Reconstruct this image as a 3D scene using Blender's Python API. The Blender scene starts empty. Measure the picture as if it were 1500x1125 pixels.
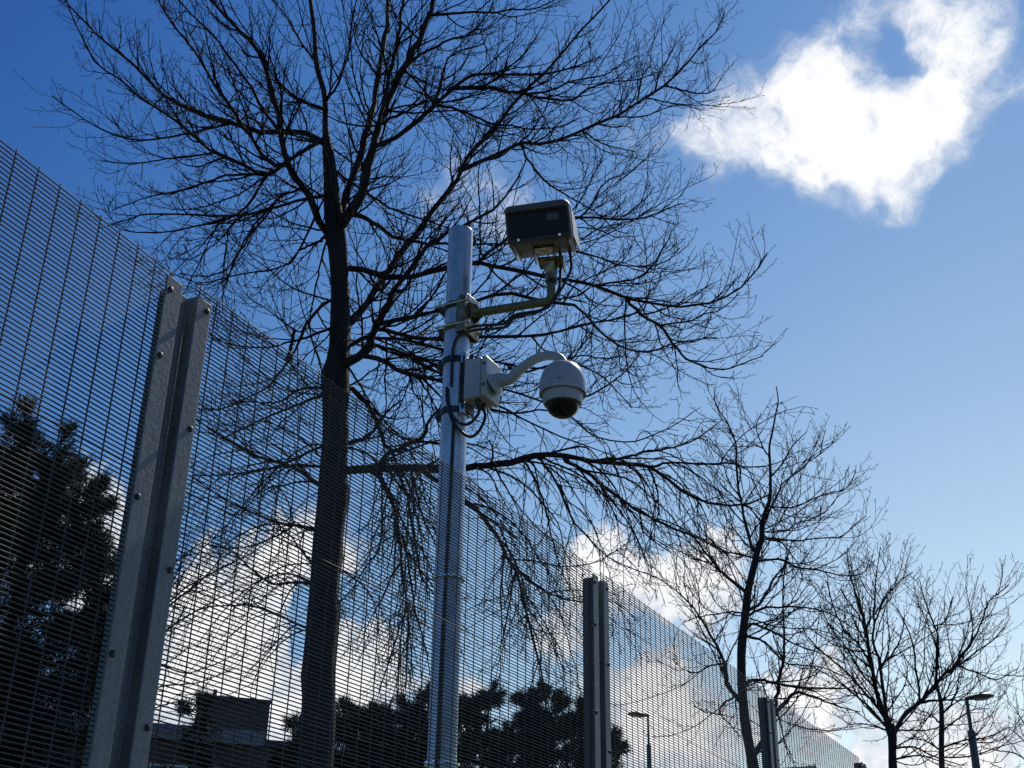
import bpy, math, random
import numpy as np
from mathutils import Vector, Matrix

scene = bpy.context.scene
R = math.radians
rng = np.random.default_rng(11)

# ------------------------------------------------------------------ camera
F, PITCH, ROLL = 1805.3, 0.4486, 0.0192          # focal length for a 1500 px wide picture
CAM = np.array([0.0, 0.0, 1.6])
fw = np.array([0, math.cos(PITCH), math.sin(PITCH)])
up0 = np.array([0, -math.sin(PITCH), math.cos(PITCH)])
rt0 = np.array([1.0, 0, 0])
rt = math.cos(ROLL) * rt0 + math.sin(ROLL) * up0
upv = -math.sin(ROLL) * rt0 + math.cos(ROLL) * up0
cd = bpy.data.cameras.new('camera')
cam = bpy.data.objects.new('camera', cd)
scene.collection.objects.link(cam)
cam.matrix_world = Matrix(((rt[0], upv[0], -fw[0], CAM[0]), (rt[1], upv[1], -fw[1], CAM[1]),
                           (rt[2], upv[2], -fw[2], CAM[2]), (0, 0, 0, 1)))
cd.sensor_width = 36.0
cd.lens = 36.0 * F / 1500.0
cd.clip_start = 0.05
cd.clip_end = 4000
scene.camera = cam
scene.cycles.use_denoising = False                    # the mesh is finer than a pixel far off: keep it crisp
scene.cycles.adaptive_threshold = 0.015
scene.cycles.max_bounces = 4; scene.cycles.diffuse_bounces = 2; scene.cycles.glossy_bounces = 2; scene.cycles.transmission_bounces = 1
scene.render.resolution_x, scene.render.resolution_y = 1024, 768

def ray(x, y):
    return fw + rt * ((x - 750.0) / F) - upv * ((y - 562.5) / F)
def at(x, y, Y):
    """the point Y metres ahead of the camera whose bearing is that of (x, y) in the survey picture"""
    v = ray(x, y)
    return CAM + v * (Y / v[1])
def zat(X, Y, py):
    """height at which something standing at X, Y has the bearing row py"""
    lo, hi = 0.0, 40.0
    for _ in range(50):
        m = (lo + hi) / 2
        p = np.array([X, Y, m]) - CAM
        if 562.5 - F * (p @ upv) / (p @ fw) > py: lo = m
        else: hi = m
    return lo

# ------------------------------------------------------------------ light, exposure
SUN_AZ, SUN_EL = R(28.0), R(47.0)                 # azimuth clockwise from +Y
vs = scene.view_settings
vs.view_transform = 'Standard'; vs.look = 'None'; vs.gamma = 1.0; vs.exposure = 0.0
vs.use_curve_mapping = False
sd = np.array([math.sin(SUN_AZ) * math.cos(SUN_EL), math.cos(SUN_AZ) * math.cos(SUN_EL), math.sin(SUN_EL)])
sl = bpy.data.lights.new('sun', 'SUN')
sl.energy = 4.0; sl.angle = R(0.53); sl.color = (1.0, 0.95, 0.88)
so = bpy.data.objects.new('sun', sl)
scene.collection.objects.link(so)
so.rotation_euler = Vector(-sd).to_track_quat('-Z', 'Y').to_euler()
so.location = (20, 40, 60)

class NT:
    """little helper for writing node trees"""
    def __init__(s, tree): s.t = tree; s.n = tree.nodes; s.l = tree.links; s.n.clear()
    def node(s, typ, props=None, **ins):
        nd = s.n.new(typ)
        for k, v in (props or {}).items(): setattr(nd, k, v)
        for k, v in ins.items():
            key = int(k[1:]) if k[0] == 'i' and k[1:].isdigit() else k.replace('_', ' ')
            s.put(nd.inputs[key], v)
        return nd
    def put(s, sock, v):
        if isinstance(v, bpy.types.NodeSocket): s.l.new(v, sock)
        else: sock.default_value = v
    def math(s, op, a, b=0.0, c=0.0, clamp=False):
        nd = s.n.new('ShaderNodeMath'); nd.operation = op; nd.use_clamp = clamp
        s.put(nd.inputs[0], a); s.put(nd.inputs[1], b); s.put(nd.inputs[2], c)
        return nd.outputs[0]
    def vmath(s, op, a, b=(0, 0, 0), out=0):
        nd = s.n.new('ShaderNodeVectorMath'); nd.operation = op
        s.put(nd.inputs[0], a); s.put(nd.inputs[1], b)
        return nd.outputs[out]
    def scale(s, a, f):
        nd = s.n.new('ShaderNodeVectorMath'); nd.operation = 'SCALE'
        s.put(nd.inputs[0], a); s.put(nd.inputs['Scale'], f)
        return nd.outputs[0]
    def noise(s, vec, scale, detail=4.0, rough=0.5, dist=0.0, out='Fac'):
        nd = s.node('ShaderNodeTexNoise', None, Vector=vec, Scale=scale, Detail=detail, Roughness=rough, Distortion=dist)
        return nd.outputs[out]
    def ramp(s, fac, a, b, lo=0.0, hi=1.0, smooth=True):
        nd = s.n.new('ShaderNodeMapRange'); nd.interpolation_type = 'SMOOTHSTEP' if smooth else 'LINEAR'
        s.put(nd.inputs['Value'], fac)
        for k, v in (('From Min', a), ('From Max', b), ('To Min', lo), ('To Max', hi)): s.put(nd.inputs[k], v)
        return nd.outputs[0]
    def mixc(s, fac, a, b):
        nd = s.n.new('ShaderNodeMix'); nd.data_type = 'RGBA'
        s.put(nd.inputs[0], fac)
        s.put(nd.inputs[6], a if isinstance(a, bpy.types.NodeSocket) else (*a, 1))
        s.put(nd.inputs[7], b if isinstance(b, bpy.types.NodeSocket) else (*b, 1))
        return nd.outputs[2]

# sky: Nishita blue with broken cumulus
CLOUDS = [  # bearing in the survey picture, angular size in picture units, weight
    (1252, 5, 65, .70), (1335, 0, 70, .65), (1395, 40, 90, .85), (1448, 55, 60, .60), (1395, 120, 85, .9), (1365, 190, 85, .85),
    (1215, 110, 85, .9), (1130, 130, 80, .75), (1215, 185, 115, 1.1), (1295, 205, 95, .9), (1195, 260, 90, .7), (1285, 275, 75, .55),
    (1045, 200, 85, .60), (1000, 180, 60, .45), (1105, 230, 70, .6), (1250, 60, 26, -.30), (1290, 50, 24, -.22), (1180, 300, 40, .25), (1330, 300, 40, .30), (1095, 150, 70, .45), (1060, 120, 45, .30), (1150, 215, 70, .40), (1345, 240, 30, -.25), (925, 195, 50, .36),
    (1500, 130, 70, .62), (1512, 410, 40, .5), (700, 285, 95, .62), (760, 335, 60, .50),
    (100, 760, 110, 1.0), (150, 860, 80, .75),
    (430, 805, 85, 1.0), (500, 810, 60, .7), (340, 880, 110, 1.0), (400, 930, 70, .55), (270, 980, 140, 1.05),
    (350, 1050, 120, .8), (530, 985, 90, 1.0), (475, 1020, 70, .6),
    (890, 840, 75, .85), (1030, 855, 95, 1.05), (955, 862, 55, .55), (830, 915, 75, .6),
    (985, 1000, 85, 1.0), (925, 1070, 105, 1.0), (1020, 1090, 95, .85), (660, 1045, 75, .65),
    (1215, 1015, 75, .85), (1160, 1055, 80, .7), (1340, 1110, 110, .65), (1430, 1120, 90, .6),
]
world = bpy.data.worlds.new('World')
scene.world = world
world.use_nodes = True
world.cycles.sampling_method = 'MANUAL'
world.cycles.sample_map_resolution = 256
w = NT(world.node_tree)
direction = w.node('ShaderNodeTexCoord').outputs['Generated']
sky = w.node('ShaderNodeTexSky', dict(sky_type='NISHITA', sun_disc=False, sun_elevation=SUN_EL, sun_rotation=SUN_AZ,
                                      altitude=0.0, air_density=1.0, dust_density=0.08, ozone_density=3.0))
wv = w.vmath('SUBTRACT', w.noise(direction, 26.0, 2.0, 0.6, out='Color'), (0.5, 0.5, 0.5))
warped = w.vmath('ADD', direction, w.scale(wv, 0.042))
acc = None
for (x, y, r, wt) in CLOUDS:
    c = ray(x, y); c = c / np.linalg.norm(c)
    dist = w.vmath('DISTANCE', warped, tuple(float(q) for q in c), out=1)
    b = w.math('MULTIPLY_ADD', dist, -abs(wt) * F / r, abs(wt), clamp=True)
    acc = b if acc is None else w.math('ADD' if wt > 0 else 'SUBTRACT', acc, b)
# the rest of the sky carries clouds of the same sort
off = w.vmath('DISTANCE', direction, tuple(float(q) for q in fw), out=1)
elsewhere = w.ramp(off, 0.50, 0.75)
sep = w.node('ShaderNodeSeparateXYZ', None, Vector=direction).outputs
flat = w.math('ADD', w.math('ABSOLUTE', sep[2]), 0.18)
pl = w.node('ShaderNodeCombineXYZ', None, X=w.math('DIVIDE', sep[0], flat), Y=w.math('DIVIDE', sep[1], flat), Z=0.0).outputs[0]
gen = w.ramp(w.noise(pl, 1.6, 1.0, 0.5), 0.58, 0.78, 0.0, 1.0)
acc = w.math('ADD', acc, w.math('MULTIPLY', gen, elsewhere))
fbm = w.noise(warped, 18.0, 7.0, 0.68, 0.0)
dens = w.math('ADD', acc, w.math('MULTIPLY', w.math('SUBTRACT', fbm, 0.5), 2.1))
has = w.ramp(acc, 0.02, 0.25)
cover = w.math('MULTIPLY', w.ramp(dens, 0.10, w.ramp(sep[2], .40, .55, .45, 1.25)), has)
tone = w.ramp(w.math('ADD', dens, w.math('MULTIPLY', w.math('SUBTRACT', w.noise(direction, 34.0, 3.0, 0.6), 0.5), 2.0)), 0.05, 1.10)
ccol = w.mixc(tone, (0.62, 0.69, 0.79), (1.06, 1.06, 1.06))
# clear dry air: deep blue away from the sun, paler towards it and towards the horizon
cosg = w.vmath('DOT_PRODUCT', direction, tuple(float(q) for q in sd), out=1)
skc = w.node('ShaderNodeSeparateColor', None, Color=sky.outputs[0]).outputs
chan = []
for k, (c0, cz, cg, lo_, hi_) in enumerate(((-2.79, -4.37, 5.66, -1.15, .92), (-1.34, -2.20, 3.06, -.42, .70), (-.27, -.47, .99, .08, .42))):
    e = w.math('MULTIPLY_ADD', sep[2], cz, w.math('MULTIPLY_ADD', cosg, cg, c0))
    e = w.math('EXPONENT', w.math('MINIMUM', w.math('MAXIMUM', e, lo_), hi_))
    chan.append(w.math('MULTIPLY', skc[k], e))
hs = w.node('ShaderNodeCombineColor', None, Red=chan[0], Green=chan[1], Blue=chan[2]).outputs[0]
bg_sky = w.node('ShaderNodeBackground', None, Color=hs, Strength=0.075)
bg_cloud = w.node('ShaderNodeBackground', None, Color=ccol, Strength=1.0)
mx = w.node('ShaderNodeMixShader', None, Fac=cover, i1=bg_sky.outputs[0], i2=bg_cloud.outputs[0])
w.node('ShaderNodeOutputWorld', None, Surface=mx.outputs[0])

# ------------------------------------------------------------------ materials
MATS = {}
def material(name, rgb, rough=0.6, metal=0.0, var=None, scale=20.0, detail=5.0, bump=0.0, bscale=None, stretch=None,
             rough_var=0.0, spec=0.5, coat=0.0, lo=.35, hi=.65):
    m = bpy.data.materials.new(name); m.use_nodes = True
    t = NT(m.node_tree)
    co = t.node('ShaderNodeTexCoord').outputs['Object']
    if stretch: co = t.vmath('MULTIPLY', co, stretch)
    p = t.node('ShaderNodeBsdfPrincipled', None, Roughness=rough, Metallic=metal)
    p.inputs['Specular IOR Level'].default_value = spec
    p.inputs['Coat Weight'].default_value = coat
    n = t.noise(co, scale, detail, 0.6)
    col = t.mixc(t.ramp(n, lo, hi), rgb, var or tuple(c * 0.75 for c in rgb))
    t.l.new(col, p.inputs['Base Color'])
    if rough_var:
        n2 = t.noise(co, scale * 0.6, 4.0, 0.6)
        t.l.new(t.ramp(n2, .3, .7, max(0, rough - rough_var), rough + rough_var), p.inputs['Roughness'])
    if bump:
        b = t.node('ShaderNodeBump', None, Strength=bump, Distance=0.04, Height=t.noise(co, bscale or scale * 2, 5.0, 0.65))
        t.l.new(b.outputs[0], p.inputs['Normal'])
    t.node('ShaderNodeOutputMaterial', None, Surface=p.outputs[0])
    MATS[name] = m
    return m

M_wire = material('galvanised wire', (.10, .103, .107), .6, .0, (.07, .073, .076), 60, spec=.08)
def post_material():
    m = bpy.data.materials.new('weathered galvanised steel'); m.use_nodes = True
    t = NT(m.node_tree)
    co = t.node('ShaderNodeTexCoord').outputs['Object']
    vo = t.node('ShaderNodeTexVoronoi', None, Vector=co, Scale=140.0).outputs['Color']
    sp = t.node('ShaderNodeSeparateColor', None, Color=vo).outputs[0]
    blot = t.noise(t.vmath('MULTIPLY', co, (1, 1, .45)), 7.0, 8.0, .62)
    drip = t.noise(t.vmath('MULTIPLY', co, (1, 1, .03)), 60.0, 4.0, .6)
    f = t.math('ADD', t.math('MULTIPLY', sp, .12), t.math('ADD', t.math('MULTIPLY', blot, .75), t.math('MULTIPLY', drip, .35)))
    col = t.mixc(t.ramp(f, .40, .92), (.14, .142, .14), (.27, .272, .265))
    rust = t.ramp(t.noise(co, 16.0, 9.0, .7), .68, .76, 0, .35)
    col = t.mixc(rust, col, (.20, .13, .09))
    p = t.node('ShaderNodeBsdfPrincipled', None, Base_Color=col, Metallic=.2, Roughness=t.ramp(blot, .3, .7, .5, .72))
    bp = t.node('ShaderNodeBump', None, Strength=.12, Distance=.01, Height=t.noise(co, 60, 5, .65))
    t.l.new(bp.outputs[0], p.inputs['Normal'])
    t.node('ShaderNodeOutputMaterial', None, Surface=p.outputs[0])
    return m
M_post = post_material()
M_bolt = material('dull bolt steel', (.10, .10, .105), .5, .6, (.05, .05, .05), 80)
M_pole = material('bright galvanised tube', (.56, .575, .59), .40, .93, (.42, .435, .45), 16, 8, .0, 90, (1, 1, .5), .08)
M_zinc = material('yellow zinc plated steel', (.34, .27, .15), .36, .85, (.13, .10, .06), 30, 6, .1, 120, None, .12)
M_olive = material('olive painted tube', (.16, .17, .085), .42, .3, (.10, .10, .05), 40, 6, .08, 150)
M_black = material('black rubber', (.018, .018, .02), .5, 0, (.012, .012, .013), 40)
M_band = material('dark steel band', (.06, .055, .05), .4, .6, (.03, .03, .03), 60)
M_steel = material('bare stainless steel', (.75, .74, .72), .16, 1.0, (.6, .6, .6), 60)
M_white = material('white moulded plastic', (.42, .44, .45), .38, 0, (.35, .365, .37), 7, 6, .02, 200, None, .05)
M_grey = material('light grey and painted sunlit housing', (.34, .36, .37), .45, 0, (.26, .275, .28), 18, 6, .04, 160, None, .08)  # pale tone paints sunlight onto the floodlight's sides
M_dark = material('charcoal and painted shade housing', (.050, .052, .056), .5, 0, (.034, .035, .038), 20, 6, .05, 160)  # front frame colour; on the rear casing it paints in shade
M_visor = material('dark grey visor', (.085, .088, .092), .5, 0, (.065, .067, .07), 20)
M_glass = material('black smoked glass', (.006, .006, .008), .10, 0, (.005, .005, .006), 10, spec=.35, coat=.0)
M_front = material('dull black lens cover', (.008, .008, .010), .35, 0, (.006, .006, .007), 10, spec=.25)
M_blue = material('dark blue seal', (.02, .05, .18), .5)
M_mark = material('printed mark', (.03, .03, .04), .5)
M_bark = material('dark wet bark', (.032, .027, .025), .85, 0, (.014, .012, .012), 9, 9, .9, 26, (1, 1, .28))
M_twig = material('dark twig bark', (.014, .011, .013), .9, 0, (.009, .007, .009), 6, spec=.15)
M_needle = material('pine needles', (.020, .032, .016), .8, 0, (.011, .019, .010), 2.5, spec=.2)
M_pbark = material('pine bark', (.09, .06, .045), .9, 0, (.05, .035, .028), 12, 8, .8, 30, (1, 1, .4))
M_lamp = material('painted lamp column', (.13, .13, .13), .5, .2, (.09, .09, .09), 20)
M_lens = material('lamp lens', (.45, .47, .48), .2, 0, (.4, .4, .4), 20)
M_paint = material('white window frame', (.7, .7, .68), .5)
M_pane = material('window pane', (.03, .035, .04), .04, 0, (.02, .025, .03), 3)
M_fascia = material('pale fascia board', (.26, .27, .29), .6, 0, (.18, .19, .20), 4)
M_roof = material('bitumen roof', (.05, .05, .052), .85, 0, (.035, .035, .037), 6)

def brick_material():
    m = bpy.data.materials.new('brown brickwork'); m.use_nodes = True
    t = NT(m.node_tree)
    co = t.node('ShaderNodeTexCoord').outputs['Object']
    rot = t.node('ShaderNodeMapping', None, Vector=co); rot.inputs['Rotation'].default_value = (R(90), 0, 0)
    b = t.node('ShaderNodeTexBrick', None, Vector=rot.outputs[0], Color1=(.11, .058, .042, 1), Color2=(.075, .043, .035, 1), Mortar=(.12, .11, .10, 1), Scale=1.0)
    b.inputs['Brick Width'].default_value = .225; b.inputs['Row Height'].default_value = .075; b.inputs['Mortar Size'].default_value = .006
    col = t.mixc(t.ramp(t.noise(co, .8, 6), .4, .7), b.outputs[0], (.05, .036, .03))
    p = t.node('ShaderNodeBsdfPrincipled', None, Base_Color=col, Roughness=.9)
    t.node('ShaderNodeOutputMaterial', None, Surface=p.outputs[0])
    return m
M_brick = brick_material()

def ground_material(name, a, b, scale, bump):
    m = bpy.data.materials.new(name); m.use_nodes = True
    t = NT(m.node_tree)
    co = t.node('ShaderNodeTexCoord').outputs['Object']
    n = t.noise(co, scale, 10, .65); n2 = t.noise(co, scale * .06, 4, .6)
    col = t.mixc(t.ramp(t.math('ADD', t.math('MULTIPLY', n, .6), t.math('MULTIPLY', n2, .4)), .35, .65), a, b)
    p = t.node('ShaderNodeBsdfPrincipled', None, Base_Color=col, Roughness=.95)
    bp = t.node('ShaderNodeBump', None, Strength=bump, Distance=.03, Height=n)
    t.l.new(bp.outputs[0], p.inputs['Normal'])
    t.node('ShaderNodeOutputMaterial', None, Surface=p.outputs[0])
    return m
M_grass = ground_material('winter grass', (.055, .075, .028), (.09, .085, .04), 9.0, .6)
M_tar = ground_material('asphalt', (.05, .05, .052), (.07, .07, .07), 60.0, .4)

# ------------------------------------------------------------------ mesh helpers
def link(o): scene.collection.objects.link(o); return o
def tag(o, label=None, cat=None, group=None, kind=None):
    if label: o['label'] = label
    if cat: o['category'] = cat
    if group: o['group'] = group
    if kind: o['kind'] = kind
    return o
def empty(name, loc, label, cat, group=None):
    o = link(bpy.data.objects.new(name, None)); o.location = loc; o.empty_display_size = .2
    return tag(o, label, cat, group)
def origin(parent):
    p = np.zeros(3)
    while parent is not None:
        p = p + np.array(parent.location); parent = parent.parent
    return p

def unit(v): v = np.asarray(v, float); return v / np.linalg.norm(v)
def frame(axis):
    a = unit(axis); h = np.array([0, 0, 1.0]) if abs(a[2]) < .9 else np.array([1.0, 0, 0])
    x = unit(np.cross(h, a)); return x, np.cross(a, x), a

class MB:
    def __init__(s): s.v = []; s.f = []
    def add(s, verts, faces):
        b = len(s.v); s.v += [tuple(map(float, q)) for q in verts]; s.f += [tuple(b + i for i in f) for f in faces]; return s
    def box(s, c, size, X=(1, 0, 0), Y=(0, 1, 0), Z=(0, 0, 1), top=1.0):
        c, X, Y, Z = map(np.asarray, (c, X, Y, Z)); a, b, h = (q / 2 for q in size)
        vs = [c + X * sx * a * (top if sz > 0 else 1) + Y * sy * b * (top if sz > 0 else 1) + Z * sz * h for sz in (-1, 1) for sx, sy in ((-1, -1), (1, -1), (1, 1), (-1, 1))]
        return s.add(vs, [(3, 2, 1, 0), (4, 5, 6, 7), (0, 1, 5, 4), (1, 2, 6, 5), (2, 3, 7, 6), (3, 0, 4, 7)])
    def tube(s, path, rad, K=12, caps=True):
        P = np.asarray(path, float); n = len(P); rad = np.broadcast_to(np.asarray(rad, float), (n,))
        T = np.gradient(P, axis=0); T /= np.linalg.norm(T, axis=1)[:, None]
        x, y, _ = frame(T[0]); vs = []
        for i in range(n):
            x = unit(x - T[i] * (x @ T[i])); y = np.cross(T[i], x)
            for k in range(K):
                a = 2 * math.pi * k / K; vs.append(P[i] + (x * math.cos(a) + y * math.sin(a)) * rad[i])
        fs = [(i * K + k, i * K + (k + 1) % K, (i + 1) * K + (k + 1) % K, (i + 1) * K + k) for i in range(n - 1) for k in range(K)]
        if caps: fs += [tuple(range(K - 1, -1, -1)), tuple((n - 1) * K + k for k in range(K))]
        return s.add(vs, fs)
    def lathe(s, c, prof, axis=(0, 0, 1), K=48):
        x, y, a = frame(axis); c = np.asarray(c, float); n = len(prof); vs = []
        for r, h in prof:
            for k in range(K):
                t = 2 * math.pi * k / K; vs.append(c + a * h + (x * math.cos(t) + y * math.sin(t)) * r)
        fs = [(i * K + k, i * K + (k + 1) % K, (i + 1) * K + (k + 1) % K, (i + 1) * K + k) for i in range(n - 1) for k in range(K)]
        fs += [tuple(range(K - 1, -1, -1)), tuple((n - 1) * K + k for k in range(K))]
        return s.add(vs, fs)
    def prism(s, o, poly, U, V, W, length):
        o, U, V, W = map(np.asarray, (o, U, V, W)); n = len(poly)
        vs = [o + U * a + V * b for a, b in poly] + [o + U * a + V * b + W * length for a, b in poly]
        return s.add(vs, [tuple(range(n - 1, -1, -1)), tuple(range(n, 2 * n))] + [(i, (i + 1) % n, n + (i + 1) % n, n + i) for i in range(n)])
    def loft(s, rings, caps=True):
        n = len(rings); K = len(rings[0]); vs = [q for r in rings for q in r]
        fs = [(i * K + k, i * K + (k + 1) % K, (i + 1) * K + (k + 1) % K, (i + 1) * K + k) for i in range(n - 1) for k in range(K)]
        if caps: fs += [tuple(range(K - 1, -1, -1)), tuple((n - 1) * K + k for k in range(K))]
        return s.add(vs, fs)
    def build(s, name, mat, parent=None, smooth=35, bevel=0.0, at_=None):
        me = bpy.data.meshes.new(name)
        o_ = origin(parent) if at_ is None else origin(parent) + np.asarray(at_)
        me.from_pydata([tuple(np.asarray(q) - o_) for q in s.v], [], s.f)
        me.validate(); 
        import bmesh
        bm = bmesh.new(); bm.from_mesh(me); bmesh.ops.recalc_face_normals(bm, faces=bm.faces); bm.to_mesh(me); bm.free()
        if smooth: me.shade_smooth(); me.set_sharp_from_angle(angle=R(smooth))
        me.materials.append(mat)
        ob = link(bpy.data.objects.new(name, me)); ob.parent = parent
        if at_ is not None: ob.location = at_
        if bevel:
            b = ob.modifiers.new('bevel', 'BEVEL'); b.width = bevel; b.segments = 2; b.limit_method = 'ANGLE'; b.angle_limit = R(40)
        return ob

def raw_mesh(name, verts, loops, sizes, mat, parent=None, smooth=True):
    me = bpy.data.meshes.new(name)
    V = np.asarray(verts, np.float32) - origin(parent).astype(np.float32)
    me.vertices.add(len(V)); me.vertices.foreach_set('co', V.ravel())
    loops = np.asarray(loops, np.int32).ravel()
    me.loops.add(len(loops)); me.loops.foreach_set('vertex_index', loops)
    n = len(loops) // sizes
    me.polygons.add(n); me.polygons.foreach_set('loop_start', np.arange(n, dtype=np.int32) * sizes)
    me.update(calc_edges=True)
    if smooth: me.polygons.foreach_set('use_smooth', np.ones(n, bool))
    me.materials.append(mat)
    o = link(bpy.data.objects.new(name, me)); o.parent = parent
    return o

def batch_tubes(P, rad, K):
    """P (N,n,3), rad (N,n) -> vertices, quads"""
    N, n, _ = P.shape
    T = np.gradient(P, axis=1); T /= np.linalg.norm(T, axis=2, keepdims=True) + 1e-9
    chord = P[:, -1] - P[:, 0]; chord /= np.linalg.norm(chord, axis=1, keepdims=True) + 1e-9
    ref = np.where(np.abs(chord[:, 2:3]) < .8, np.array([[0, 0, 1.0]]), np.array([[1.0, 0, 0]]))[:, None, :]
    x = np.cross(np.broadcast_to(ref, P.shape), T); x /= np.linalg.norm(x, axis=2, keepdims=True) + 1e-9
    y = np.cross(T, x)
    a = np.arange(K) * 2 * np.pi / K
    V = P[:, :, None, :] + rad[:, :, None, None] * (x[:, :, None, :] * np.cos(a)[None, None, :, None] + y[:, :, None, :] * np.sin(a)[None, None, :, None])
    idx = np.arange(N * n * K).reshape(N, n, K)
    nx = np.roll(idx, -1, axis=2)
    Q = np.stack([idx[:, :-1], nx[:, :-1], nx[:, 1:], idx[:, 1:]], axis=-1)
    return V.reshape(-1, 3), Q.reshape(-1, 4)

# ------------------------------------------------------------------ ground
def sheet(name, pts, z, mat):
    me = bpy.data.meshes.new(name); me.from_pydata([(x, y, z) for x, y in pts], [], [tuple(range(len(pts)))])
    me.materials.append(mat); return tag(link(bpy.data.objects.new(name, me)), kind='structure')
sheet('ground', [(-900, -900), (900, -900), (900, 900), (-900, 900)], 0.0, M_grass)
fa = 1.1055
d = np.array([math.cos(fa), math.sin(fa), 0]); nrm = np.array([-math.sin(fa), math.cos(fa), 0])   # along the fence, away from the camera
Z = np.array([0, 0, 1.0])
fo = np.array([-0.910, 3.120, 0.0])
def fp(s, e=0.0, z=0.0): return fo + d * s + nrm * e + Z * z
sheet('path', [tuple(fp(-12, -.35)[:2]), tuple(fp(-12, -3.2)[:2]), tuple(fp(60, -3.2)[:2]), tuple(fp(60, -.35)[:2])], 0.004, M_tar)

# ------------------------------------------------------------------ fence
fence = empty('mesh_fence', tuple(fp(-.07)), 'tall galvanised close-mesh security fence with bolted steel posts receding to the right', 'fence')
HT = 3.388; WS = .0762; HS = .0127; WR = .0021
def wires(name, segs, parent, K=6, r=WR):
    P = np.array([[a, a * .66 + b * .34, a * .33 + b * .67, b] for a, b in segs])
    lng = np.linalg.norm(P[:, -1] - P[:, 0], axis=1)
    jit = rng.normal(0, 1, P.shape) * np.array([.0001, .0001, .0007]); jit[:, 0] = 0; jit[:, -1] = 0
    V, Q = batch_tubes(P + jit, np.full(P.shape[:2], r), K)
    return tag(raw_mesh(name, V, Q, 4, M_wire, parent), kind='stuff')
def bay(o, dd, nn, s0, s1, ws, top, first, count):
    hs = []; z = top
    joint = 2.772
    while z > .06:
        e = 0.0
        if abs(z - joint) < HS * .5:                       # two sheets overlap here
            hs.append((o + dd * s0 + nn * -.005 + Z * (joint + .0055), o + dd * s1 + nn * -.005 + Z * (joint + .0055)))
        hs.append((o + dd * s0 + Z * z, o + dd * s1 + Z * z)); z -= HS
    wires('horizontal_wires', hs, fence)
    vsg = []
    for i in range(count):
        q = o + dd * (first + i * ws) + nn * .0042
        if first + i * ws < s1 and first + i * ws > s0: vsg.append((q + Z * .05, q + Z * (top + .012)))
    wires('vertical_wires', vsg, fence)
# posts along the straight run
POSTS = [0.0, 3.043, 6.055, 9.05]                          # start of the right-hand bay of each post
prof = [(-.165, -.026), (-.101, -.026), (-.101, .010), (-.035, .010), (-.035, -.026), (.027, -.026), (.027, -.019), (-.030, -.019), (-.030, .056), (-.106, .056), (-.106, -.019), (-.165, -.019)]
bolt_me = None
for i, s in enumerate(POSTS):
    mb = MB()
    ring0 = [fp(s) + d * a + nrm * b for a, b in prof]; n_ = len(prof)
    caps = [(0, 1, 10, 11), (1, 2, 9, 10), (2, 3, 8, 9), (3, 4, 7, 8), (4, 5, 6, 7)]
    mb.add(ring0 + [q + Z * 3.342 for q in ring0], [(k, (k + 1) % n_, n_ + (k + 1) % n_, n_ + k) for k in range(n_)] + [tuple(reversed(c)) for c in caps] + [tuple(n_ + k for k in c) for c in caps])
    post = mb.build('post', M_post, fence, smooth=30, bevel=.0035, at_=tuple(d * s))
    for side, ds, zs in ((0, -.149, (3.302, 3.098, 2.692, 2.288, 1.885, 1.48, 1.08, .68, .28)), (1, .007, (3.312, 2.943, 2.541, 2.139, 1.737, 1.335, .933, .53, .2))):
        for z in zs:
            if bolt_me is None:
                b = MB(); b.lathe((0, 0, 0), [(.0090, 0), (.0090, .003), (.0070, .0068), (.0034, .0086)], -nrm, 12)
                tmp = b.build('bolt', M_bolt, None); bolt_me = tmp.data; bpy.data.objects.remove(tmp)
            bo = link(bpy.data.objects.new('bolt', bolt_me)); bo.parent = post
            p = fp(s + ds, -.026, z) - origin(post); bo.location = tuple(p)
for i in range(3):
    s0, s1 = POSTS[i], POSTS[i + 1]
    bay(fo, d, nrm, s0 - .022, s1 - .112, WS, HT - (0.012 if i == 2 else 0), s0 + .002, 41)
# bay on the near side, turned a little
aA = 1.1633; A0 = np.array([-.9851, 2.9217, 0.0]); kA = (nrm @ fo) / (nrm @ A0); A0 = A0 * kA
dA = np.array([math.cos(aA), math.sin(aA), 0]); nA = np.array([-math.sin(aA), math.cos(aA), 0])
bay(A0, dA, nA, -2.95, .075, WS * kA, 1.6 + (3.3583 - 1.6) * kA, -36 * WS * kA, 38)

# ------------------------------------------------------------------ camera pole
u = -nrm                                                    # from the pole out over the fence
PX, PY = -.2675, 5.35
def pax(z): return np.array([-.252 - .0050 * z, PY, z])
PTOP = zat(-.277, PY, 340) - .0
pole = empty('camera_pole', (-.252, PY, 0), 'shiny round steel pole with security devices behind the mesh fence', 'pole')
mb = MB()
zz = np.linspace(0, PTOP, 14); mb.tube([pax(z) for z in zz], .0625, 40)
mb.build('shaft', M_pole, pole, 50)
MB().lathe(pax(PTOP - .001), [(.0627, 0), (.060, .006), (.03, .010)], Z, 40).build('cap', M_pole, pole, 40)
MB().box((-.252, PY, .012), (.28, .28, .024)).build('base_plate', M_post, pole, 0, .003)
# cable down the pole, strapped to the face we see
cb = unit(np.array([-.10, -1, 0]))
path = [pax(z) + cb * (.068 + .004 * math.sin(z * 3)) + np.array([.012 * math.sin(z * 1.3 + 2), 0, 0]) for z in np.linspace(.2, 3.95, 40)]
MB().tube(path, .0085, 8).build('cable', M_black, pole)
def band(z, mat, parent, r=.066, h=.02, name='clamp_band'):
    return MB().lathe(pax(z), [(r - .004, -h / 2), (r + .002, -h / 2), (r + .002, h / 2), (r - .004, h / 2)], Z, 32).build(name, mat, parent, 40)
for z in (3.2, 2.4, 1.6): band(z, M_steel, pole, .0735, .012, 'cable_tie')

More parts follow.
